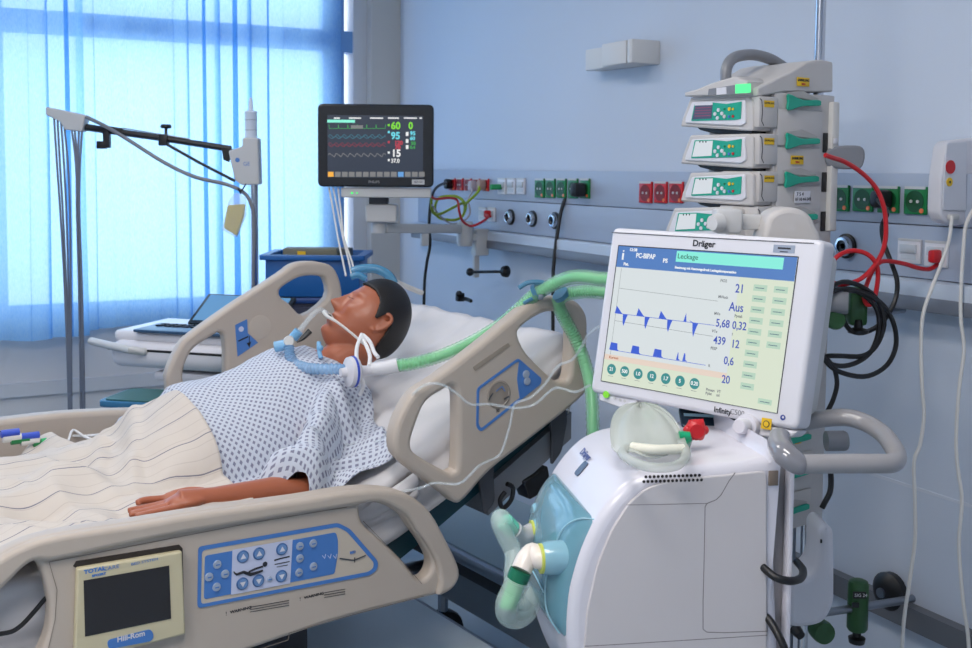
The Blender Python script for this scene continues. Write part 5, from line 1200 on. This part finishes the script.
# rear column of the trolley
cq = lambda x, y, c=0: NS.q(x, y, c)
c0_ = cq(771, 500)[0]; c1_ = cq(792, 500)[0]
b = MB(M('column_grey', (140, 136, 138), .4)).box(NS, ((c0_+c1_)/2+.004, -.28, -.10), (abs(c1_-c0_)*.9, .86, .16), .01); b.build('trolley_column', vt)
b = MB(WHT)
for x in (769.5, 792.5): b.box(NS, (cq(x, 500)[0], -.28, -.012), (.008, .86, .02), .002)
b.build('column_trim', vt)
MB(M('brass_label', (126, 112, 100), .4)).box(NS, (*cq(773, 478), .001), (.016, .024, .003), .001).build('column_label', vt)
bz = NS.q(700, 790)[1]
zb_ = NS.p(0, bz).z
MB(LGREY).box(Fr(NS.p(.0, 0, -VW/2)*1.0, BX, BY, Zv), (.02, 0, zb_-NS.o.z-.02), (.38, .30, .05), .01).build('trolley_shelf', vt)
BO = NS.p(0, 0, -VW/2); BOF = Fr((BO.x, BO.y, 0), BX, BY, Zv)
MB(LGREY).box(BOF, (.03, 0, .15), (.46, .40, .06), .02).box(BOF, (.12, 0, .42), (.09, .16, .56), .02).build('trolley_base', vt)
for sx in (-.16, .22):
    for sy_ in (-.16, .16): MB(RUBBER).lathe(BOF.p(sx, sy_-.014, .06), BY, [(.055, 0), (.058, .008), (.058, .02), (.055, .028)], 18).tube([BOF.p(sx, sy_, .06), BOF.p(sx, sy_, .14)], .012, 8, STEEL, 1).build('castor', vt)
# handle bar loop
hb = MB(M('handle_grey', (150, 148, 150), .3, coat=.3))
hb.tube(PT([(802, 423, 1.86), (822, 419, 1.86), (846, 417.5, 1.84), (866, 423, 1.82), (883, 434, 1.78), (893, 447, 1.73), (897, 457, 1.69), (892, 463, 1.66), (875, 463.5, 1.65), (840, 463.5, 1.645), (808, 464, 1.64), (796, 464, 1.64)]), .0148, 20, smooth=5).build('push_handle', vt)
MB(M('handle_elbow_grey', (124, 124, 130), .15, coat=.6)).tube(PT([(780, 436, 1.70), (780, 445, 1.68), (786, 455, 1.65), (797, 463, 1.64), (802, 464, 1.64)]), [.0165, .019, .0195, .0175, .0155], 20, smooth=5).build('handle_elbow', vt)
MB(RUBBER).tube(PT([(763, 567, 1.72), (775, 577, 1.70), (790, 581, 1.70), (801, 578, 1.73), (803, 570, 1.78), (797, 562, 1.82)]), .0065, 10).tube(PT([(762, 612, 1.74), (772, 624, 1.72), (783, 645, 1.7), (792, 670, 1.7)]), .0065, 10).build('black_hose', vt)

# display ------------------------------------------------------------
dTL, dTR, dBR, dBL = Vector((-1.706, 1.162, 1.493)), Vector((-1.313, 1.309, 1.490)), Vector((-1.309, 1.262, 1.180)), Vector((-1.702, 1.115, 1.182))
dx_ = (dTR-dTL).normalized(); dy_ = (dTL-dBL); dy_ = (dy_-dx_*dy_.dot(dx_)).normalized()
DS = Fr(dBL, dx_, dy_)
if DS.n.dot(F) > 0: DS.n = -DS.n
dp = MB(WHITE).plate(DS, [rnd(DS.qs([(612, 227.5), (824, 240), (797.5, 431), (589.5, 392)]), .014, 5)], -.05, 0, .008, res=3).build('display_unit', vt)
dp['label'] = 'white framed touch screen unit'
MB(LGREY).plate(DS, [rnd(DS.qs([(622, 240), (816, 250), (793, 418), (603, 383)]), .02)], -.10, -.045, .015).build('display_back', dp)
MB(DGREY).line(DS, DS.qs([(612, 232.5), (700, 237.5), (814, 243.5)]), .0016, .0003, .0004).build('bezel_seam', dp)
scq = [(619.5, 246), (798, 257.5), (777, 413), (602, 380.5)]
def sq(px_, py_): return DS.q(px_, py_)
MB(M('screen_surround', (26, 28, 34), .3)).plate(DS, [DS.qs([(618.6, 245), (799, 256.6), (777.6, 413.6), (601, 381)])], -.001, .0010).build('screen_edge', dp)
scr = MB(emi('vent_screen', (232, 240, 242), .86)).poly(DS, DS.qs(scq), .0010, .0006).build('touch_screen', dp)
# positions inside the screen as fractions
q0, q1, q2, q3 = [Vector(DS.q(*p)) for p in scq]
def sf(a, b): return tuple((q0*(1-a)+q1*a)*(1-b)+(q3*(1-a)+q2*a)*b)
SW = (q1-q0).length; SH = (q3-q0).length
vr = MB(); E_ = lambda n, c, s=.86: emi('vent_'+n, c, s)
def rq(a0_, b0, a1_, b1, m, c=.0018): vr.plate(DS, [[sf(a0_, b0), sf(a1_, b0), sf(a1_, b1), sf(a0_, b1)]], c, c+.0003, 0, m)
hb_ = E_('header_blue', (86, 134, 205)); aqv = E_('aqua', (140, 244, 226), .95); nb = E_('number_blue', (58, 84, 190)); wv = E_('wave_blue', (60, 100, 225)); cr_ = E_('cream', (232, 242, 220)); pk_ = E_('pink', (246, 226, 210)); tq_ = E_('teal_knob', (56, 150, 150)); wt = E_('white', (248, 250, 250), .95); gy_ = E_('grey', (120, 126, 132)); cgn = E_('pale_green', (196, 226, 204)); bt = E_('button_text', (70, 110, 130))
rq(0, 0, 1, .155, hb_); rq(.355, .008, .935, .085, aqv, .0022)
rq(.72, .155, 1, 1, cr_); rq(0, .84, 1, 1, cr_); rq(0, .80, .72, .84, pk_)
def vtx(s, a, b, h, m, bold=.0003, sx=1.0, al='LEFT', c=.0024): vr.text(DS, s, sf(a, b), h*SH, c, m, al, bold, sx)
vtx('PC-BIPAP', .115, .062, .036, wt, .0003, .82); vtx('Leckage', .362, .045, .036, E_('dark_green_text', (30, 110, 90)), .0001, 1.05)
vtx('12:38', .07, .022, .022, wt, .0002); vtx('PS', .28, .085, .03, wt); vtx('Pat.', .045, .13, .022, wt)
vtx('Beatmung mit Atemwegsdruck Leckagekompensation', .355, .125, .018, wt, .0002, .9)
vr.tube([DS.p(*sf(.035, .05), .0024), DS.p(*sf(.035, .10), .0024)], .0018, 6, wt, 1).disc(DS, sf(.035, .035), .0016, .0024, .0004, wt)
for s, a, b, h in (('21', .735, .235, .06), ('Aus', .715, .36, .062), ('5,68', .655, .478, .055), ('0,32', .745, .48, .055), ('439', .655, .595, .055), ('12', .752, .603, .055), ('0,6', .725, .72, .055), ('20', .727, .845, .055)):
    vtx(s, a-.03, b, h, nb, .00025, .82)
for s, a, b in (('FiO2', .64, .19), ('MVleck', .64, .30), ('MVe', .63, .415), ('Ppeak', .74, .415), ('VTe', .63, .535), ('f', .74, .54), ('PEEP', .635, .65), ('R', .635, .77), ('Pmean', .64, .93), ('Pplat', .64, .955), ('VT', .7, .93), ('ml', .7, .955)):
    vtx(s, a-.02, b, .02, gy_, .0001, .9)
for i in range(10):
    for j in range(2):
        if j and i > 5: continue
        a = .80+j*.105; b = .195+i*.072
        rq(a, b, a+.07, b+.042, cgn, .0021); vr.line(DS, [sf(a+.01, b+.022), sf(a+.055, b+.022)], .0012, .0025, .0002, bt)
rq(.90, .925, .97, .96, cgn, .0021); vr.line(DS, [sf(.91, .945), sf(.96, .945)], .0012, .0025, .0002, bt)
# axes and curves
for b in (.36, .60): vr.line(DS, [sf(.035, b-.05), sf(.62, b+.02-.05)], .0006, .0020, .0002, gy_)
for (a0_, b0), (a1_, b1) in (((.035, .165), (.035, .80)),): vr.line(DS, [sf(a0_, b0), sf(a1_, b1)], .0005, .0020, .0002, gy_)
base = .495
vr.line(DS, [sf(.03, base), sf(.62, base)], .0009, .0022, .0003, wv)
def tri(l): vr.plate(DS, [[sf(a, b) for a, b in l]], .0023, .0027, 0, wv)
for a in (.03, .165, .30): 
    tri([(a, base), (a+.008, base-.055), (a+.04, base-.01), (a+.05, base)]); tri([(a+.052, base), (a+.082, base), (a+.075, base+.025), (a+.064, base+.085), (a+.056, base+.06)])
tri([(.445, base), (.455, base-.06), (.462, base)]); tri([(.497, base), (.53, base), (.522, base+.03), (.51, base+.095), (.503, base+.06)])
vr.line(DS, [sf(.48, base-.01), sf(.50, base)], .001, .0023, .0003, wv)
b3 = .765
vr.line(DS, [sf(.03, b3), sf(.60, b3+.005)], .0009, .0022, .0003, wv)
for a, w_, h_ in ((.025, .05, .055), (.16, .05, .055), (.295, .05, .055), (.432, .012, .055), (.468, .016, .055)):
    tri([(a, b3), (a+.006, b3-h_), (a+w_-.004, b3-h_+.002), (a+w_, b3-.01), (a+w_+.012, b3)])
for i, s in enumerate(('21', '500', '1.0', '12', '1.7', '5', '0.20')):
    c = sf(.055+i*.083, .905); vr.disc(DS, c, .0098, .0021, .0005, tq_); vr.text(DS, s, c, .0068, .0029, wt, 'CENTER', .0002, .9)
    vr.line(DS, [sf(.04+i*.083, .955), sf(.07+i*.083, .955)], .0007, .0024, .0002, gy_)
vtx('Kurven', .03, .82, .02, E_('orange_text', (190, 110, 70)), .0001)
vr.build('screen_readout', scr)
pr = MB(INK).text(DS, 'Dräger', DS.q(704, 244), .0115, .0006, INK, 'CENTER', .0004).text(DS, 'Infinity', DS.q(714, 409.5), .0095, .0006, INK, 'LEFT', .0003, .95).text(DS, 'C500', DS.q(730, 411.5), .0095, .0006, LGREY if False else MGREY, 'LEFT', 0, .95)
pr.build('bezel_print', dp)
MB(M('silver_label', (150, 160, 178), .4)).plate(DS, [DS.qs([(774, 244.5), (795.5, 245.5), (794.5, 253.5), (773, 252.5)])], 0, .0007).line(DS, DS.qs([(778, 248), (791, 248.8)]), .003, .0008, .0002, INK).line(DS, DS.qs([(780, 251.5), (788, 252)]), .0015, .0008, .0002, INK).build('inventory_label', dp)
MB(YEL).plate(DS, [DS.qs([(762, 417.5), (772, 419), (771, 430), (761, 428.5)])], 0, .0008).disc(DS, DS.q(766.5, 424), .006, .0008, .0003, INK).disc(DS, DS.q(766.5, 424), .0045, .0012, .0003, YEL).build('yellow_sticker', dp)
MB(M('royal_blue_dot', (40, 60, 140), .3)).disc(DS, DS.q(783, 417.5), .0045, 0, .0012).disc(DS, DS.q(783.4, 417.2), .002, .0012, .0004, WHITE).build('certification_mark', dp)
# lower control strip and rotary knob
lc = MB(WHITE).plate(DS, [rnd(DS.qs([(597.5, 393.5), (634, 400), (640, 410), (630, 412), (597, 400)]), .003)], -.03, -.006, .002).build('lower_strip', dp)
MB(M('lime_led', (120, 200, 50), .3, emit=.3)).disc(DS, DS.q(606, 394.5), .0065, -.003, .004).build('power_button', lc)
for x, y in ((613, 398), (618.5, 400), (623, 401)): MB(LGREY).disc(DS, DS.q(x, y), .0028, -.006, .0012).build('key', lc)
kc = DS.q(748, 426)
hub = MB(WHITE).plate(DS, [rnd(DS.qs([(733, 420), (797, 431.5), (790, 438), (745, 437)]), .006)], -.045, -.004, .004).build('knob_housing', dp)
MB(WHT).lathe(DS.p(kc[0], kc[1], -.004), DS.n, [(.021, 0), (.021, .010), (.0195, .013), (.0135, .014), (.013, .034), (.011, .037)], 30).build('rotary_knob', dp)
# neck joining screen and body, and the arm joint behind the screen
nk = MB(WHT).lathe(at(752, 455, 1.87), Zv+BX*.0, [(.055, -.02), (.05, -.005), (.03, .002), (.028, .06)], 26)
nk.build('display_neck', vt)
j = MB(LGREY).lathe(at(768, 238, 1.95), (F0*.8+R0*.3), [(.0, -.0), (.03, .0), (.040, .006), (.040, .07), (.03, .08)], 30)
j2 = MB(SGREY).plate(Fr(at(790, 236, 1.98), R0, Zv, -F0), [sm(Fr(at(790, 236, 1.98), R0, Zv, -F0).qs([(763, 246), (763, 226), (768, 214), (780, 208), (794, 208), (806, 214), (813, 226), (817, 246)]), 3)], -.06, .02, .01)
j2.build('display_joint', dp)
j3 = MB(LGREY).box(Fr(at(727, 221, 2.0), R0, Zv), (0, 0, 0), (.05, .045, .04), .006).tube(PT([(720, 222, 1.98), (712, 223, 1.97)]), [.017, .014], 14, smooth=1).box(Fr(at(752, 222, 2.02), R0, Zv), (0, 0, 0), (.05, .028, .03), .003)
j3.build('display_bracket', dp)

# hoses of the ventilator -----------------------------------------------
HW2 = M('hose_white_clear', (214, 232, 226), .22, alpha=.36, coat=.3); EL = M('ivory_elbow', (226, 216, 206), .3, coat=.2); ELG = M('smoke_elbow', (196, 196, 200), .25, alpha=.85)
JG = M('jade_sleeve', (110, 214, 180), .35); DG2 = M('deep_green_band', (12, 104, 74), .35); LG2 = M('leaf_green_sleeve', (98, 196, 120), .4)
h1_ = thing('breathing_hose', ptA, 'clear green-tinted hose with ivory elbow and dark green band on the ventilator front', 'hose', 'hoses on the ventilator ports')
MB(EL).tube([ptA-fx*.008, ptA+fx*.006]+PT([(533, 553, 1.72), (526, 560, 1.71), (521, 571, 1.70)]), .0165, 18, smooth=5).build('elbow', h1_)
MB(DG2).tube(PT([(521, 570, 1.70), (517, 580, 1.70)]), .0175, 18, smooth=1).build('green_band', h1_)
MB(LG2).tube(PT([(517, 580, 1.7), (509, 603, 1.7), (508, 607, 1.7)]), .0135, 14, smooth=2).build('green_sleeve', h1_)
MB(HW2).tube(PT([(517, 580, 1.7), (512, 592, 1.7), (507, 604, 1.7), (508, 614, 1.71), (517, 617, 1.74), (526, 611, 1.78), (532, 598, 1.82), (538, 585, 1.86)]), .0185, 18, smooth=12, rib=.015).build('clear_hose', h1_)
h2_ = thing('breathing_hose', ptB, 'clear hose with grey elbow behind the ivory elbow on the ventilator front', 'hose', 'hoses on the ventilator ports')
MB(ELG).tube([ptB-fx*.008, ptB+fx*.004]+PT([(525, 537, 1.84), (518, 535, 1.83), (513, 530, 1.82)]), .0165, 18, smooth=5).build('elbow', h2_)
MB(JG).tube(PT([(512, 529, 1.82), (505, 522, 1.81)]), .015, 16, smooth=1).build('green_sleeve', h2_)
MB(HW2).tube(PT([(512, 531, 1.82), (506, 525, 1.81), (501, 518, 1.8), (500, 523, 1.8), (506, 537, 1.8), (512, 549, 1.8), (514, 560, 1.79), (513, 578, 1.78), (516, 598, 1.8), (524, 606, 1.84), (532, 598, 1.9)]), .0155, 18, smooth=10, rib=.015).build('clear_hose', h2_)
# mask and bag on top of the ventilator ----------------------------------
mk = thing('resuscitation_bag', at(660, 466, 1.80), 'clear silicone bag and flat mask lying on top of the ventilator', 'resuscitation bag')
MKM = M('frosted_silicone', (206, 212, 204), .35, alpha=.42, coat=.2)
top = lambda x, y: onp(x, y, (0, 0, TOPZ+.006), Zv)
bc = at(640, 432, 1.84)
def bagf(a, b):
    th = a*2*pi; s = b
    # a cone-like pouch from the peak down to a wide flat base
    pk = at(640, 404, 1.86); ba = top(650, 455)
    rad = .052*max(.06, sqrt(max(0, 1-(1-s)**2.3))); flat = .75
    c = pk.lerp(ba+Zv*.01, s**1.1)
    return c+R0*(rad*1.15*cos(th)*(1+.08*sin(th*3)))+F0*(rad*flat*sin(th))+Zv*(.004*sin(th*5))
MB(MKM).grid(bagf, 40, 16).build('soft_bag', mk, smooth=180, mods=[solid(.0015)])
MB(MKM).tube([top(622, 462)+Zv*.014, top(645, 474)+Zv*.012, top(675, 474)+Zv*.012, top(686, 462)+Zv*.014, top(676, 452)+Zv*.014, top(640, 452)+Zv*.014], .0075, 12, closed=True, smooth=5).build('mask_cushion', mk)
MB(M('silicone_tube', (224, 222, 206), .4)).tube([top(632, 457)+Zv*.016, top(655, 461)+Zv*.018, top(683, 459)+Zv*.016], .008, 12).build('drain_sleeve', mk)
vv = thing('valve_fitting', at(693, 440, 1.80), 'red and green valve fitting lying on the ventilator in front of the screen', 'valve')
vr_ = MB(RED)
ctr = at(696, 430, 1.78)
for k in range(6):
    a = k*pi/3; vr_.ball(ctr+R0*(.014*cos(a))+Zv*(.011*sin(a)), (.0075, .0075, .008), sub=2)
vr_.lathe(ctr, -F0, [(.016, -.01), (.016, .006), (.012, .01)], 16)
vr_.tube([ctr+Zv*.012-R0*.012, ctr+Zv*.014+R0*.012], .005, 8).build('red_wheel', vv)
MB(M('clear_green_body', (120, 180, 160), .2, alpha=.7)).tube([ctr-R0*.012-Zv*.004, ctr-R0*.02-Zv*.03], .010, 12, smooth=1).build('clear_body', vv)
MB(M('jade_green', (20, 160, 110), .35)).tube([at(690, 436, 1.77), at(679, 436, 1.77)], [.007, .0085], 12, smooth=1).tube([at(685, 441, 1.77), at(690, 438, 1.77)], .006, 8, smooth=1).build('green_nozzle', vv)
sl_ = thing('packaged_tubing', at(710, 425, 1.92), 'dark sealed pack with a pale blue stripe behind the red valve under the screen', 'package')
PK = Fr(at(708, 420, 1.95), (R0*.97-F0*.2), (Zv*.6+F0*.8))
MB(M('dark_foil', (40, 60, 76), .2, .3)).plate(PK, [rnd(rect(.10, .045, 0, 0), .006)], -.006, .006, .003).build('pack', sl_)
MB(M('pale_blue_stripe', (170, 210, 226), .3)).box(PK, (-.005, .004, .007), (.075, .006, .001)).build('stripe', sl_)


# ================================================================== light
S.world = bpy.data.worlds.new('daylight'); S.world.use_nodes = True
wn = S.world.node_tree; bgn = wn.nodes['Background']
sky = wn.nodes.new('ShaderNodeTexSky'); sky.sky_type = 'HOSEK_WILKIE'; sky.sun_direction = (-.35, -.3, .85); sky.turbidity = 4
mixn = wn.nodes.new('ShaderNodeMix'); mixn.data_type = 'RGBA'; mixn.inputs[0].default_value = .75
mixn.inputs[7].default_value = (.80, .90, 1, 1)
wn.links.new(sky.outputs[0], mixn.inputs[6]); wn.links.new(mixn.outputs[2], bgn.inputs[0]); bgn.inputs[1].default_value = 2.2
def area(name, loc, rot, sx, sy, e, col):
    l = bpy.data.lights.new(name, 'AREA'); l.shape = 'RECTANGLE'; l.size = sx; l.size_y = sy; l.energy = e; l.color = col
    o = bpy.data.objects.new(name, l); COL.objects.link(o); o.location = loc; o.rotation_euler = rot; return o
area('daylight_window', (WX-.6, .1, 1.95), (0, radians(-90), 0), 2.2, 4.4, 85, (.9, .96, 1))
def ceiling_lamp(x, y, e, label):
    t = thing('ceiling_light', (x, y, H-.05), label, 'ceiling light', 'ceiling lights')
    MB(WHITE).box(WF, (x, y, H-.03), (1.25, .3, .06), .01).build('housing', t)
    MB(emi('lamp_diffuser', (255, 250, 244), 3)).box(WF, (x, y, H-.062), (1.18, .24, .006)).build('diffuser', t)
    area('ceiling_lamp', (x, y, H-.075), (0, 0, 0), 1.15, .5, e, (1, .955, .92))
ceiling_lamp(-.9, .3, 28, 'ceiling light fixture over the foreground'); ceiling_lamp(-3.1, .3, 16, 'ceiling light fixture over the bed')
ceiling_lamp(-.6, -1.4, 50, 'ceiling light fixture behind the camera')  # unseen lamp, added as frontal fill from the camera side
v = S.view_settings; v.view_transform = 'Standard'; v.look = 'None'; v.gamma = 1; v.exposure = -.06
try: v.use_curve_mapping = False
except Exception: pass
